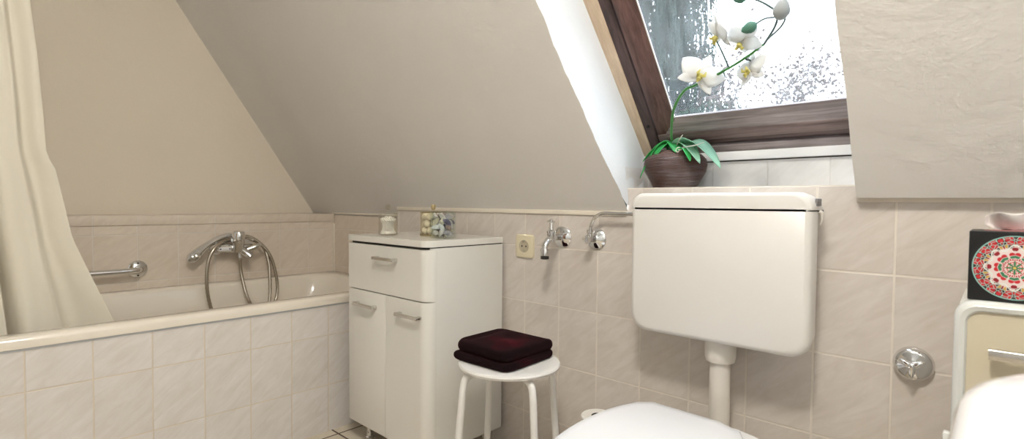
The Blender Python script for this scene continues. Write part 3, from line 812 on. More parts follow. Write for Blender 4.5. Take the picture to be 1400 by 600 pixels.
# ------------------------------------------------------------------ fittings on the tiled wall
sk = thing('wall_socket', 'ivory earthed power socket on the tiled wall right of the cabinet', 'socket', (-1.246, YW, .767))
def wallplate(bm, x, z, w, hh, y0, y1, r):
    loops = []
    for (q, y) in ((0, y0), (0, y1+.003), (.0015, y1+.001), (.004, y1)):
        loops.append([(x+a, y, z+b) for a, b in rrect(w-2*q, hh-2*q, r, 5)])
    loft(bm, loops)
bm = NB(); wallplate(bm, -1.246, .767, .083, .083, YW+.001, YW-.009, .010); obj('cover_plate', bm, M['socket'], sk)
bm = NB(); lathe(bm, [(.0225, 0), (.0225, .0015), (.020, .002), (.0185, .0006), (0, .0006)], (-1.246, YW-.0085, .767), (0, -1, 0), 32); ins = obj('insert', bm, M['socket_in'], sk)
bm = NB()
for dx in (-.0095, .0095): lathe(bm, [(.003, 0), (.003, .0006)], (-1.246+dx, YW-.0091, .767), (0, -1, 0), 12)
obj('pin_hole', bm, M['dark'], ins)
bm = NB()
for dz in (-.0165, .0165): box(bm, (-1.249, YW-.0125, .767+dz-.0025), (-1.243, YW-.009, .767+dz+.0025), .0008)
obj('earth_clip', bm, M['chrome'], ins)

tp = thing('wall_tap', 'chrome wall tap with downturned spout between socket and water valve', 'tap', (-1.08, YW, .808))
tx, tz = -1.08, .808
bm = NB(); lathe(bm, [(.037, 0), (.037, .004), (.030, .010), (.016, .014), (.013, .016)], (tx, YW, tz), (0, -1, 0), 30); obj('rosette', bm, M['chrome'], tp)
bm = NB(); tube(bm, [(tx, YW-.01, tz), (tx, YW-.05, tz), (tx, YW-.066, tz)], [.0105, .0105, .012], 16); tube(bm, [(tx, YW-.062, tz-.014), (tx, YW-.062, tz+.018)], .0135, 18)
tube(bm, smooth([(tx, YW-.062, tz+.002), (tx, YW-.080, tz-.010), (tx, YW-.092, tz-.026), (tx, YW-.094, tz-.036)], 5), [.012, .011, .0105, .0105], 16); obj('body', bm, M['chrome'], tp)
bm = NB(); lathe(bm, [(.0155, .016), (.0155, .022), (.009, .026), (.0075, .040), (.006, .047), (.006, .050)], (tx, YW-.062, tz), n=20); obj('headpart', bm, M['chrome'], tp)
bm = NB(); tube(bm, [(tx-.014, YW-.062, tz+.052), (tx-.011, YW-.062, tz+.052), (tx+.011, YW-.062, tz+.052), (tx+.014, YW-.062, tz+.052)], [.003, .0045, .0045, .003], 10); tube(bm, [(tx, YW-.062, tz+.045), (tx, YW-.062, tz+.060), (tx, YW-.062, tz+.063)], [.0055, .0055, .003], 10); obj('toggle', bm, M['chrome'], tp)
bm = NB(); lathe(bm, [(.0145, -.034), (.0155, -.037), (.0155, -.056), (.0135, -.058)], (tx, YW-.094, tz), n=22); ho = obj('hose_nozzle', bm, M['chrome'], tp)
bm = NB(); lathe(bm, [(.0138, -.0578), (.0138, -.068), (.010, -.069)], (tx, YW-.094, tz), n=22); obj('rubber_end', bm, M['rubber'], ho)

av = thing('angle_valve', 'small chrome angle valve on the wall left of the cistern', 'valve', (-.943, YW, .81))
ax, az = -.943, .809
bm = NB(); lathe(bm, [(.036, -.003), (.036, .004), (.029, .011), (.014, .015), (.012, .017)], (ax, YW, az), (0, -1, 0), 30); obj('rosette', bm, M['chrome'], av)
bm = NB(); tube(bm, [(ax, YW-.012, az), (ax, YW-.045, az)], .010, 16); tube(bm, [(ax, YW-.036, az), (ax, YW-.036, az+.018), (ax, YW-.036, az+.020), (ax, YW-.036, az+.030)], [.0095, .0095, .012, .012], 16); obj('body', bm, M['chrome'], av)
bm = NB(); lathe(bm, [(.007, .04), (.007, .048), (.013, .050), (.014, .060), (.011, .066), (0, .067)], (ax, YW, az), (0, -1, 0), 8); obj('handle', bm, M['chrome'], av)
bm = NB(); tube(bm, smooth([(ax, YW-.036, az+.029), (ax+.003, YW-.036, az+.045), (ax+.016, YW-.036, az+.068), (ax+.045, YW-.036, az+.083), (ax+.09, YW-.036, az+.083), (-.742, YW-.036, az+.082), (-.728, YW-.036, az+.082)], 7), .0058, 12)
sp = obj('supply_pipe', bm, M['chrome'], at=(ax, YW-.036, az+.03)); tag(sp, 'bent chrome water pipe running from the angle valve into the cistern', 'pipe')

cv = thing('concealed_valve', 'round chrome wall valve with three-armed handle right of the cistern', 'valve', (-.126, YW, .582))
vx2, vz2 = -.126, .582
bm = NB(); lathe(bm, [(.0365, -.003), (.0365, .008), (.033, .016), (.026, .021), (.012, .024), (.010, .026)], (vx2, YW, vz2), (0, -1, 0), 40); obj('rosette', bm, M['chrome'], cv, sharp=60)
bm = NB(); loops = []
for (hgt, q) in ((.022, .55), (.026, .92), (.033, 1.0), (.038, .9), (.0395, .5)):
    L = []
    for k in range(60):
        a = 2*math.pi*k/60; lobe = .5+.5*math.cos(3*(a-R(-90)))
        L.append((vx2+math.cos(a)*q*(.0085+.0175*lobe**2.6), YW-hgt, vz2+math.sin(a)*q*(.0085+.0175*lobe**2.6)))
    loops.append(L)
loft(bm, loops); obj('handle', bm, M['chrome'], cv, sharp=60)
bm = NB(); lathe(bm, [(.0075, .038), (.0075, .0405), (.005, .0425), (0, .043)], (vx2, YW, vz2), (0, -1, 0), 20); obj('cap', bm, M['chrome'], cv)

# ------------------------------------------------------------------ cistern, flush pipe, toilet
ci = thing('toilet_cistern', 'white plastic wall-hung toilet cistern under the roof window', 'cistern', (-.52, 1.41, .577))
KX0, KX1, KZ0, KZ1, KYF = -.744, -.297, .577, .951, 1.285
kcx, kcz = (KX0+KX1)/2, (KZ0+.908)/2
def kloop(w, hh, y, r, cz, dx=0): return [(kcx+dx+a, y, cz+b) for a, b in rrect(w, hh, r, 8)]
kw, kh2 = KX1-KX0, .908-KZ0
def tank_loop(q, y):      # corners: round at the bottom, square at the top
    return [(kcx+a, y, kcz+q*.5+b) for a, b in rrect(kw-2*q-.02*(y > 1.40), kh2-q, .045, 8, (1, .05, .05, 1))]
bm = NB(); loft(bm, [tank_loop(.010, 1.4195), tank_loop(.006, 1.36), tank_loop(0, KYF+.03), tank_loop(.001, KYF+.012), tank_loop(.005, KYF+.003), tank_loop(.014, KYF)])
obj('tank', bm, M['cistern'], ci, sharp=50)
bm = NB()
zc = (.9105+KZ1)/2
def lid_loop(q, y): return [(kcx+a, y, zc-q*.35+b) for a, b in rrect(kw+.002-2*q, KZ1-.9105-q*.7, .034, 8, (.05, 1, 1, .05))]
loft(bm, [lid_loop(.010, 1.4195), lid_loop(.004, 1.37), lid_loop(0, KYF+.024), lid_loop(.001, KYF+.008), lid_loop(.005, KYF+.0025), lid_loop(.014, KYF)])
lidc = obj('lid', bm, M['cistern'], ci, sharp=50)
bm = NB(); box(bm, (KX0+.008, KYF+.006, .9070), (KX1-.006, 1.41, .9115)); obj('seam', bm, M['dark'], ci, flat=True)
bm = NB(); box(bm, (KX1-.002, 1.312, .920), (KX1+.0025, 1.352, .937), .002); obj('vent_slot', bm, plain('slot_shadow', (.20, .19, .19), .5), lidc)
bm = NB(); tube(bm, smooth([(KX1-.001, 1.345, .908), (KX1+.004, 1.346, .905), (KX1+.005, 1.348, .89), (KX1+.001, 1.350, .878)], 4), [.004, .004, .003, .002], 8); obj('clip', bm, M['pipe'], ci)

px_, py_ = -.516, 1.352
fp = thing('flush_pipe', 'white plastic flush pipe between the cistern and the toilet', 'pipe', (px_, py_, .36))
bm = NB(); tube(bm, smooth([(px_, py_, .575), (px_, py_, .50), (px_, py_, .40), (px_, py_, .33), (px_, py_-.008, .300), (px_, py_-.04, .285), (px_, py_-.10, .285)], 6), .0255, 24); obj('pipe', bm, M['pipe'], fp)
bm = NB(); lathe(bm, [(.0262, .518), (.034, .520), (.0375, .530), (.038, .545), (.038, .577)], (px_, py_, 0), n=32); obj('collar', bm, M['pipe'], fp)

to = thing('toilet', 'white floor-standing toilet with closed lid in front of the cistern', 'toilet', (-.52, .95, 0))
tcx = -.505
def oval(z, yb, yf, w, sb=.0, n=48, pw=2.3, shrink=0):
    """plan outline of the bowl: squarish at the back (yb), rounded at the front (yf)"""
    L = []; ym = yb - (yb-yf)*.40
    for k in range(n):
        a = 2*math.pi*k/n; c, s = math.cos(a), math.sin(a)
        if s >= 0: e = 2/3.6; L.append((tcx + w*abs(c)**e*(1 if c >= 0 else -1), ym + (yb-ym)*abs(s)**e, z))
        else: e = 2/pw; L.append((tcx + w*abs(c)**e*(1 if c >= 0 else -1), ym - (ym-yf)*abs(s)**e, z))
    return L
bm = NB(); loft(bm, [oval(0, 1.27, .84, .105), oval(.03, 1.268, .845, .10), oval(.14, 1.25, .86, .095), oval(.22, 1.25, .80, .125), oval(.30, 1.255, .74, .165), oval(.36, 1.26, .715, .183), oval(.385, 1.26, .71, .186), oval(.395, 1.255, .715, .181)])
obj('bowl', bm, M['ceramic'], to)
bm = NB(); loft(bm, [oval(.3955, 1.17, .705, .186), oval(.398, 1.175, .70, .190), oval(.408, 1.175, .70, .190), oval(.412, 1.172, .705, .186)]); obj('seat', bm, M['lid'], to)
def lidplan(z, q, n=8):
    """closed lid: straight back edge, cut shoulders, rounded front (half-width w)"""
    pts = [(-.113, 1.193), (.055, 1.190), (.108, 1.167), (.133, 1.120), (.160, 1.04), (.175, .97), (.177, .90), (.168, .83), (.145, .765), (.105, .722), (.05, .702), (0, .698),
           (-.05, .702), (-.105, .722), (-.140, .765), (-.160, .83), (-.173, .90), (-.178, .97), (-.175, 1.047), (-.163, 1.11), (-.143, 1.164)]
    cyl = .95
    P = [Vector((tcx+x, y, z)) for x, y in pts]
    out = []
    m = len(P)
    for i in range(m):
        p0, p1, p2, p3 = P[i-1], P[i], P[(i+1) % m], P[(i+2) % m]
        hard = i in (0, 1, 2, 19, 20)
        for j in range(4):
            t = j/4
            v = p1.lerp(p2, t) if hard else .5*((2*p1)+(p2-p0)*t+(2*p0-5*p1+4*p2-p3)*t*t+(3*p1-p0-3*p2+p3)*t**3)
            out.append(v)
    c = Vector((tcx, cyl, z))
    return [c + (v-c)*(1-q) + Vector((0, 0, 0)) for v in out]
bm = NB(); loft(bm, [lidplan(.4125, .015), lidplan(.414, 0), lidplan(.424, 0), lidplan(.4285, .006), lidplan(.4315, .03), lidplan(.433, .12), lidplan(.434, .4), lidplan(.434, .8)]); obj('lid', bm, M['lid'], to, sharp=50)
for dx in (-.075, .075):
    bm = NB(); box(bm, (tcx+dx-.018, 1.176, .394), (tcx+dx+.018, 1.215, .414), .005); obj('hinge', bm, M['lid'], to)

# spare toilet rolls stacked on the floor beside the toilet (the top one shows)
rx, ry = -.868, 1.33
for k in range(3):
    z0 = .0952*k
    t = thing('toilet_roll', ['white toilet paper roll on the floor, bottom of its stack beside the toilet', 'white toilet paper roll in the middle of its stack beside the toilet', 'white toilet paper roll on top of its stack behind the toilet lid'][k], 'toilet roll', (rx, ry, z0), 'spare toilet rolls beside the toilet')
    bm = NB(); lathe(bm, [(.022, .001), (.050, 0), (.053, .003), (.053, .091), (.050, .094), (.022, .093)], (rx, ry, z0), n=40, cap0=False, cap1=False)
    lathe(bm, [(.0212, .0012), (.0212, .0928)], (rx, ry, z0), n=32, cap0=False, cap1=False); obj('paper', bm, M['paper'], t)
    bm = NB(); lathe(bm, [(.0208, .0005), (.0208, .0935), (.0195, .0935), (.0195, .0005), (.0208, .0005)], (rx, ry, z0), n=32, cap0=False, cap1=False); obj('core', bm, M['cork'], t)

# ------------------------------------------------------------------ orchid in its pot on the shelf
ox, oy, oz = -.712, 1.483, .9705
orc = thing('potted_orchid', 'white orchid in a ribbed brown pot on the shelf under the roof window', 'potted plant', (ox, oy, oz))
bm = NB(); prof = [(0, 0), (.060, 0), (.0625, .002)]
key = [(0, .062), (.02, .073), (.045, .087), (.065, .0905), (.082, .087), (.095, .074), (.103, .060), (.106, .054)]
nr = 26
for k in range(nr*5):
    h_ = .106*k/(nr*5-1)
    for (ha, ra), (hb, rb) in zip(key, key[1:]):
        if ha <= h_ <= hb: r_ = ra + (rb-ra)*(h_-ha)/(hb-ha); break
    prof.append((r_ + .0019*math.sin(2*math.pi*k/5+.6), h_+.002))
prof += [(.049, .107), (.047, .095), (0, .093)]
lathe(bm, prof, (ox, oy, oz), n=64, cap0=False, cap1=False); pot = obj('pot', bm, M['pot'], orc, sharp=70)
bm = NB(); blob(bm, (ox, oy, oz+.094), .045, 3, (1, 1, .22), 3, .25, 4); obj('soil', bm, plain('bark_soil', (.05, .045, .03), .9), orc)

def blade(bm, base, tip, width, up, droop, bend=0, n=14, fold=.25, lift=.0):
    """a strap leaf from base to tip, arching by `droop`"""
    B, T_ = Vector(base), Vector(tip); L = []
    prev = None
    cl = []
    for k in range(n+1):
        t = k/n
        p = B.lerp(T_, t) + Vector(up)*droop*math.sin(math.pi*t**.8)
        cl.append(p)
    for k, p in enumerate(cl):
        t = k/n
        d = (cl[min(k+1, n)]-cl[max(k-1, 0)]).normalized()
        side = d.cross(Vector((0, 0, 1))); side = side.normalized() if side.length > 1e-3 else Vector((1, 0, 0))
        nn = side.cross(d)
        w = width*(math.sin(math.pi*min(1, .12+.88*t)**.75)**.7 if t < 1 else 0) + .0006
        L.append([p - side*w + nn*w*fold, p - side*w*.5 + nn*w*fold*.4, p, p + side*w*.5 + nn*w*fold*.4, p + side*w + nn*w*fold])
    loft(bm, L, closed=False)
def leaf(base, tip, width, droop, mat='leaf', fold=.25):
    bm = NB(); blade(bm, base, tip, width*1.25, (0, 0, 1), droop, fold=fold)
    o = obj('leaf', bm, M[mat], orc, sharp=180); s = o.modifiers.new('thickness', 'SOLIDIFY'); s.thickness = .0014
    if mat == 'leaf_pale': o['label'] = 'pale shiny green leaf'
cb_ = (ox, oy-.005, oz+.098)
leaf(cb_, (ox-.076, oy-.072, oz+.028), .017, .060, 'leaf')
leaf(cb_, (ox-.088, oy-.035, oz+.080), .019, .030, 'leaf')
leaf(cb_, (ox-.03, oy-.075, oz+.085), .018, .035, 'leaf')
leaf(cb_, (ox+.035, oy-.07, oz+.098), .020, .030, 'leaf')
leaf(cb_, (ox+.165, oy-.075, oz+.048), .026, .050, 'leaf_pale', .35)
leaf(cb_, (ox+.115, oy-.09, oz+.062), .018, .040, 'leaf_pale', .3)
leaf(cb_, (ox+.02, oy+.03, oz+.112), .014, .02, 'leaf')
leaf((ox+.055, oy-.07, oz+.105), (ox+.085, oy-.085, oz+.070), .010, .012, 'leaf', .3)
for pts in ([(ox+.01, oy-.02, oz+.10), (ox+.03, oy-.05, oz+.125), (ox+.05, oy-.07, oz+.140), (ox+.056, oy-.072, oz+.146)],
            [(ox+.01, oy-.04, oz+.10), (ox+.06, oy-.07, oz+.110), (ox+.10, oy-.085, oz+.113), (ox+.125, oy-.09, oz+.119)]):
    bm = NB(); tube(bm, smooth(pts, 5), [.0022, .0018, .0008], 7); obj('dry_root', bm, M['vine'], orc)
bm = NB(); cc = Vector((ox+.045, oy-.076, oz+.103))
tube(bm, [cc+Vector((math.cos(a), .1*math.sin(a), math.sin(a)))*(.010-.0011*a) for a in [k*.35 for k in range(22)]], .0012, 6); obj('dry_root', bm, M['vine'], orc)

SP = [(ox, oy, oz+.095), (-.703, 1.462, 1.095), (-.688, 1.42, 1.12), (-.645, 1.329, 1.174), (-.603, 1.298, 1.212), (-.57, 1.29, 1.221), (-.52, 1.28, 1.233), (-.463, 1.265, 1.25), (-.427, 1.254, 1.263), (-.392, 1.242, 1.278)]
SP2 = [(-.392, 1.242, 1.278), (-.363, 1.219, 1.306), (-.355, 1.202, 1.326), (-.369, 1.189, 1.342), (-.388, 1.178, 1.355), (-.402, 1.16, 1.358)]
# the stem rises from the pot beside the frame and leans into the room along the pane
SP[1] = (-.706, 1.452, 1.10); SP[2] = (-.684, 1.398, 1.125)
bm = NB(); tube(bm, smooth(SP, 8), [.0042, .0038, .0036, .0032, .003, .0028], 10); obj('stem', bm, M['stem'], orc)
bm = NB(); tube(bm, smooth(SP2, 8), [.0028, .0026, .0022, .0018], 10); obj('stem_tip', bm, M['stem_grey'], orc, label='grey green stem tip')
for pts in ([(-.52, 1.28, 1.233), (-.535, 1.265, 1.237), (-.553, 1.25, 1.241)],
            [(-.478, 1.268, 1.246), (-.483, 1.24, 1.275), (-.487, 1.215, 1.297)],
            [(-.41, 1.25, 1.27), (-.42, 1.235, 1.281), (-.436, 1.22, 1.286)],
            [(-.44, 1.258, 1.258), (-.425, 1.258, 1.25), (-.424, 1.262, 1.237)],
            [(-.357, 1.206, 1.32), (-.378, 1.195, 1.318), (-.398, 1.19, 1.307)],
            [(-.385, 1.236, 1.284), (-.352, 1.21, 1.296), (-.336, 1.19, 1.305), (-.336, 1.182, 1.315)]):
    bm = NB(); tube(bm, smooth(pts, 6), .0021, 8); obj('pedicel', bm, M['stem_grey'], orc)
def petal_rows(L_, Wd, cup, F, ang, lift, n=9):
    """one petal in the frame F, radiating at angle ang in the flower's plane"""
    rows = []
    for k in range(n+1):
        t = k/n; w = Wd*(math.sin(math.pi*(.06+.92*t)**.72))**.75 * (1 if t < 1 else .2)
        row = []
        for i in range(-3, 4):
            s = i/3
            x = L_*t; y = w*s; z = lift*t - cup*t*t + .25*w*(-s*s) + .1*w*math.sin(6*t+s*2)
            row.append(F @ (Matrix.Rotation(ang, 4, 'Z') @ Vector((x, y, z))))
        rows.append(row)
    return rows
def flower(c, face, up, size, droop=1.):
    f = Vector(face).normalized(); u_ = Vector(up); u_ = (u_ - f*u_.dot(f)).normalized(); s_ = u_.cross(f)
    F = Matrix((( s_.x, u_.x, f.x, c[0]), (s_.y, u_.y, f.y, c[1]), (s_.z, u_.z, f.z, c[2]), (0, 0, 0, 1)))
    bm = NB()
    for ang, L_, Wd in ((90, .92, .26), (214, .9, .25), (326, .9, .25)):
        loft(bm, petal_rows(size*L_, size*Wd, .010*droop, F @ Matrix.Translation((0, 0, -.002)), R(ang), .006), closed=False)
    for ang in (18, 162):
        loft(bm, petal_rows(size, size*.46, .016*droop, F, R(ang), .014), closed=False)
    o = obj('flower', bm, M['petal'], orc, sharp=180); m_ = o.modifiers.new('thickness', 'SOLIDIFY'); m_.thickness = .0007
    bm = NB()
    blob(bm, F @ Vector((0, -size*.12, size*.16)), size*.13, 1, (1, 1, 1), 2, .3, 3)
    for a in (-.7, .7): tube(bm, [F @ Vector((0, -size*.1, size*.15)), F @ Vector((a*size*.22, -size*.08, size*.32)), F @ Vector((a*size*.18, size*.06, size*.36))], [size*.06, size*.07, size*.02], 8)
    tube(bm, [F @ Vector((0, -size*.15, size*.15)), F @ Vector((0, -size*.30, size*.28)), F @ Vector((0, -size*.42, size*.24))], [size*.06, size*.09, size*.015], 8)
    obj('lip', bm, M['lip'], o, label='yellow lip')
flower((-.540, 1.252, 1.236), (.55, -.75, .05), (.45, .1, .8), .060)
flower((-.476, 1.192, 1.305), (-.75, -.55, -.5), (.4, -.1, .8), .049)
flower((-.430, 1.212, 1.285), (.1, -.5, -.85), (.8, -.2, .5), .047)
flower((-.424, 1.252, 1.228), (-.45, -.75, .1), (-.1, .1, 1), .050)
def bud(c, r, mat, d, lab):
    bm = NB(); lathe(bm, [(0, -r), (r*.45, -r*.85), (r*.8, -r*.3), (r*.82, r*.1), (r*.55, r*.75), (r*.2, r*1.1), (0, r*1.2)], c, d, 16, False, False)
    o = obj('bud', bm, M[mat], orc, sharp=180); o['label'] = lab
bud((-.405, 1.188, 1.304), .0155, 'bud', (-.6, -.3, -.3), 'green bud')
bud((-.412, 1.148, 1.357), .0135, 'bud', (-1, -.1, .1), 'green bud at the stem tip')
bud((-.340, 1.180, 1.323), .0205, 'bud_white', (.2, -.2, 1), 'half open greyish white bud')

# ------------------------------------------------------------------ side cabinet, tissue box, washbasin
UX0, UX1, UY0, UY1, UZ1 = -.052, .46, 1.18, 1.415, .762
un = thing('side_cabinet', 'cream bathroom cabinet with rounded front right of the toilet wall valve', 'cabinet', (.2, 1.30, 0))
bm = NB(); box(bm, (UX0+.006, UY0+.03, .07), (UX1-.006, UY1, UZ1-.006), .004); obj('carcass', bm, M['cabinet_side'], un)
fcx, fcz = (UX0+UX1)/2, (.09+UZ1)/2
def floop(q, y, r): return [(fcx+a, y, fcz+b) for a, b in rrect(UX1-UX0-2*q, UZ1-.09-2*q, r, 8)]
fm = plain('frame_white', (.72, .74, .72), .2, .5, var=.01, coat=.3)
bm = NB(); loft(bm, [floop(0, UY0+.034, .030), floop(0, UY0+.010, .030), floop(.003, UY0+.003, .028), floop(.008, UY0, .026), floop(.015, UY0+.002, .022), floop(.018, UY0+.007, .020)], cap1=False)
df = obj('door_frame', bm, fm, un, label='pale rounded door frame')
bm = NB(); loft(bm, [floop(.015, UY0+.020, .022), floop(.015, UY0+.0075, .022)]); dp = obj('door', bm, plain('door_cream', (.64, .58, .44), .28, .45, var=.02), un, label='cream door panel')
bm = NB()
prism(bm, rrect(.010, .018, .003, 3), lambda a, c: (-.006, UY0-.014+a, .679+c), lambda a, c: (.150, UY0-.020+a, .681+c))
for x in (.006, .138): box(bm, (x-.005, UY0-.016, .673), (x+.005, UY0+.009, .685), .002)
obj('handle', bm, M['chrome_warm'], dp)
for x in (UX0+.04, UX1-.04):
    for y in (UY0+.06, UY1-.04):
        bm = NB(); lathe(bm, [(.017, 0), (.017, .005), (.0135, .009), (.0135, .071)], (x, y, 0), n=16); obj('leg', bm, M['chrome'], un)
bm = NB(); box(bm, (UX0-.010, UY0+.004, .500), (UX0+.006, UY0+.022, .526), .003); obj('hinge_cap', bm, fm, un)

BX0, BY0, BW, BH = -.036, 1.200, .116, .118
tb = thing('tissue_box', 'black tissue box with a red and green mandala on the cream cabinet', 'tissue box', (BX0+BW/2, BY0+BW/2, UZ1))
bm = NB(); box(bm, (BX0, BY0, UZ1), (BX0+BW, BY0+BW, UZ1+BH), .0012, 1); obj('carton', bm, M['mandala'], tb)
bm = NB(); loft(bm, [[(BX0+BW/2+a*q, BY0+BW/2+b*q, UZ1+BH+z) for a, b in [(.036*math.cos(t), .022*math.sin(t)) for t in [2*math.pi*k/24 for k in range(24)]]] for q, z in ((1.12, .0002), (1.12, .0012), (.9, .0012))]); obj('opening_film', bm, plain('pink_film', (.62, .30, .30), .3), tb)
bm = NB(); rows = []
for j in range(13):
    t = j/12; row = []
    for i in range(33):
        s = i/32
        x = BX0+.019 + .092*s - .004*math.sin(7*s)*t
        zt = .023 + .019*s + .012*max(0, s-.4) + .004*math.sin(9*s)
        y = BY0+BW/2 + (.004+.010*t)*math.sin(s*11+t*1.5) + .006*t*math.sin(s*23) - .02*t
        row.append(Vector((BX0+BW/2 + (x-BX0-BW/2)*(.55+.45*min(1, t*2.5)), y, UZ1+BH+.001 + zt*t)))
    rows.append(row)
loft(bm, rows, closed=False); ts = obj('tissue', bm, M['tissue'], tb, sharp=180); m_ = ts.modifiers.new('thickness', 'SOLIDIFY'); m_.thickness = .0005

wb = thing('washbasin', 'white rounded ceramic washbasin rim at the lower right, nearest the camera', 'washbasin', (.30, .26, .62))
WX0, WX1, WY0, WY1, WZ = -.018, .618, -.02, .632, .800
wcx, wcy = (WX0+WX1)/2, (WY0+WY1)/2
def wl(q, z, r, pull=0): return [(wcx+pull+a, wcy+b, z) for a, b in rrect(WX1-WX0-2*q-2*abs(pull), WY1-WY0-2*q, max(r, .02), 12, (.15, .15, 1, 1))]
bm = NB(); loft(bm, [wl(.17, .615, .12, .05), wl(.10, .635, .16, .03), wl(.045, .68, .19, .01), wl(.012, .74, .18), wl(.001, .775, .18), wl(0, .785, .18), wl(.004, .795, .18), wl(.014, WZ, .17),
             wl(.045, WZ-.001, .17), wl(.055, WZ-.006, .16), wl(.066, WZ-.03, .15), wl(.10, WZ-.11, .13), wl(.16, WZ-.145, .09), wl(.25, WZ-.15, .03)]); obj('basin', bm, M['ceramic'], wb, sharp=60)
bm = NB(); lathe(bm, [(.022, .652), (.022, .655), (.014, .656), (0, .653)], (wcx, wcy, 0), n=20); obj('drain', bm, M['chrome'], wb)
bm = NB(); tube(bm, smooth([(.53, wcy, .799), (.53, wcy, .86), (.515, wcy, .895), (.47, wcy, .90), (.42, wcy, .885)], 6), [.022, .019, .015, .012], 16); obj('tap', bm, M['chrome'], wb)
bm = NB(); tube(bm, smooth([(wcx, wcy, .63), (wcx, wcy, .50), (wcx+.03, wcy, .46), (XR, wcy, .46)], 5), .016, 14); obj('trap_pipe', bm, M['chrome'], wb)

# ------------------------------------------------------------------ ceiling lamp (above and behind the camera)
LX, LY = -.18, .04
lm = thing('ceiling_lamp', 'round opal ceiling lamp on the flat ceiling', 'lamp', (LX, LY, ZC))
bm = NB(); lathe(bm, [(.15, 0), (.15, -.02), (.14, -.025)], (LX, LY, ZC), n=40); obj('base', bm, M['white_paint'], lm)
opal, nt, b = newmat('opal_glass'); b.inputs['Base Color'].default_value = (.9, .88, .82, 1)
b.inputs['Emission Color'].default_value = (1, .93, .815, 1); b.inputs['Emission Strength'].default_value = 40
bm = NB(); lathe(bm, [(.135, -.024), (.142, -.06), (.135, -.10), (.115, -.135), (.08, -.158), (.04, -.168), (0, -.17)], (LX, LY, ZC), n=40, cap1=False); obj('opal_shade', bm, opal, lm)
# ------------------------------------------------------------------ garden beyond the window
GZ = -3.2
bm = NB(); box(bm, (-22, 1.8, GZ-.3), (14, 30, GZ)); lawn = obj('lawn', bm, plain('wet_lawn', (.10, .13, .06), .9, var=.3, vscale=2), flat=True); lawn['kind'] = 'structure'
def spruce(x, y, h_, rad, seed, label):
    rnd = random.Random(seed)
    t = thing('spruce_tree', label, 'tree', (x, y, GZ))
    bm = NB(); tube(bm, [(x, y, GZ), (x+.1, y, GZ+h_*.5), (x+.12, y, GZ+h_)], [.20, .12, .02], 10); obj('trunk', bm, M['conifer_dark'], t)
    br = NB(); fo = NB()
    def tri(p, d, w, up):
        s = d.cross(up); s = s.normalized() if s.length > 1e-4 else Vector((1, 0, 0))
        n = s.cross(d).normalized()
        for e in (s, n):
            v = [fo.verts.new(p - e*w*.45), fo.verts.new(p + d*.35 - e*w), fo.verts.new(p + d), fo.verts.new(p + d*.35 + e*w)]
            fo.faces.new(v)
    nb = 100
    for k in range(nb):
        f = k/(nb-1); z = GZ + h_*(.30+.68*f); a = k*2.399 + rnd.uniform(-.3, .3)
        L_ = rad*(1-f)**.65*rnd.uniform(.7, 1.1) + .15
        o = Vector((math.cos(a), math.sin(a), 0)); P = []
        for q in range(8):
            s = q/7; P.append(Vector((x+.1, y, z)) + o*L_*s + Vector((0, 0, -.34*L_*s + .30*L_*s*s*s)))
        tube(br, P, [.028, .018, .006], 5)
        m = int(19*L_)+5
        for q in range(m):
            s = .15 + .85*(q+rnd.random())/m; i = min(6, int(s*7)); p = P[i].lerp(P[i+1], s*7-i)
            for sd in (-1, 1):
                hl = rnd.uniform(.28, .78)*(1.1-.4*s)
                d0 = (o.cross(Vector((0, 0, 1)))*sd*rnd.uniform(.1, .5) + o*.2).normalized()
                base = p + d0*rnd.uniform(.0, .22)
                n2 = int(hl/.07)+1
                cur_ = base
                for c in range(n2):
                    dr_ = Vector((rnd.uniform(-.3, .3), rnd.uniform(-.3, .3), -1)).normalized()
                    tri(cur_, dr_*.11 + d0*.02*(n2-c)/n2, .015, Vector((0, 1, 0)))
                    if rnd.random() < .55: tri(cur_, (dr_ + Vector((rnd.uniform(-1, 1), rnd.uniform(-1, 1), -.1)))*.07, .014, Vector((0, 0, 1)))
                    cur_ = cur_ + dr_*.07
    obj('branches', br, M['conifer_dark'], t); obj('needles', fo, M['conifer'], t, flat=True)
spruce(-4.75, 8.9, 10.2, 1.75, 11, 'dark spruce with drooping twigs, left outside the roof window')

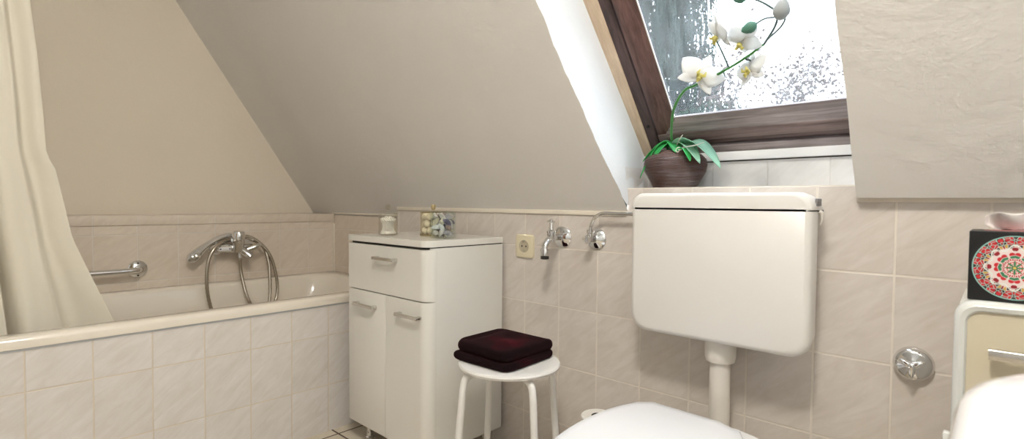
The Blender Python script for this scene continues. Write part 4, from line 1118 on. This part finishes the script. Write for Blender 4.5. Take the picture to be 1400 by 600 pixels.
def broadleaf(x, y, seed, label, aim):
    rnd = random.Random(seed)
    t = thing('deciduous_tree', label, 'tree', (x, y, GZ))
    br = NB(); lf = NB()
    def leaf_at(p, s):
        d = Vector((rnd.uniform(-1, 1), rnd.uniform(-1, 1), rnd.uniform(-1.2, .4))).normalized()*s
        e = d.cross(Vector((rnd.uniform(-1, 1), rnd.uniform(-1, 1), rnd.uniform(-1, 1)))).normalized()*s*.36
        lf.faces.new([lf.verts.new(p), lf.verts.new(p+d*.5-e), lf.verts.new(p+d), lf.verts.new(p+d*.5+e)])
    def grow(p, d, L_, r, depth):
        pts = [p]; q = p.copy(); dd_ = d.copy()
        for k in range(6):
            dd_ = (dd_ + Vector((rnd.uniform(-1, 1), rnd.uniform(-1, 1), rnd.uniform(-.6, 1)))*.10).normalized()
            q = q + dd_*L_/6; pts.append(q.copy())
            if depth <= 1:
                for _ in range(7 if depth == 0 else 3):
                    if rnd.random() < .17: leaf_at(q + Vector((rnd.gauss(0, .09), rnd.gauss(0, .09), rnd.gauss(-.03, .09))), rnd.uniform(.035, .075))
        tube(br, pts, [r, r*.55], 5 if depth < 2 else 7)
        if depth > 0:
            for k in range(5 if depth > 1 else 4):
                i = rnd.randint(2, 6)
                nd = (dd_*.75 + Vector((rnd.uniform(-1, 1), rnd.uniform(-.8, .8), rnd.uniform(-.25, .8)))*.75).normalized()
                grow(pts[i], nd, L_*rnd.uniform(.5, .72), r*.5, depth-1)
    base = Vector((x, y, GZ))
    tube(br, [base, base+Vector((.05, 0, 2.2)), base+Vector((.1, 0, 4.6))], [.11, .085, .05], 9)
    for d in aim: grow(base+Vector((.09, 0, 4.1+.45*rnd.random())), Vector(d).normalized(), 1.25, .022, 3)
    obj('branches', br, M['twig'], t); obj('leaves', lf, M['dryleaf'], t, flat=True)
broadleaf(-3.15, 8.0, 5, 'nearly bare tree with small brown leaves, right outside the roof window', [(-.1, .1, 1), (.85, .5, .7), (.5, .2, .85), (1, .65, .5), (.9, .6, .2), (1.3, .8, .55)])

# ------------------------------------------------------------------ sky
w = bpy.data.worlds.new('overcast_sky'); scene.world = w; w.use_nodes = True
bg = w.node_tree.nodes['Background']; bg.inputs[0].default_value = (.86, .93, 1, 1); bg.inputs[1].default_value = 2.5

# ------------------------------------------------------------------ camera
cam = bpy.data.cameras.new('camera'); co = link(bpy.data.objects.new('camera', cam))
YAW, PIT, ROL, FPX = .7466, -.0307, .0091, 718.8
f = Vector((-math.sin(YAW)*math.cos(PIT), math.cos(YAW)*math.cos(PIT), math.sin(PIT)))
r0 = Vector((math.cos(YAW), math.sin(YAW), 0)); u0 = r0.cross(f)
rr_ = r0*math.cos(ROL) + u0*math.sin(ROL); uu_ = u0*math.cos(ROL) - r0*math.sin(ROL)
co.matrix_world = Matrix(((rr_.x, uu_.x, -f.x, 0), (rr_.y, uu_.y, -f.y, 0), (rr_.z, uu_.z, -f.z, .92), (0, 0, 0, 1)))
cam.sensor_fit = 'HORIZONTAL'; cam.sensor_width = 36; cam.lens = FPX/1400*36
cam.clip_start = .02; cam.clip_end = 200
cam.dof.use_dof = True; cam.dof.focus_distance = 1.7; cam.dof.aperture_fstop = 5.5
scene.camera = co
vs_ = scene.view_settings
vs_.view_transform = 'Standard'; vs_.look = 'None'; vs_.gamma = 1; vs_.use_curve_mapping = False; vs_.exposure = 1.4
scene.cycles.max_bounces = 12; scene.cycles.transparent_max_bounces = 24
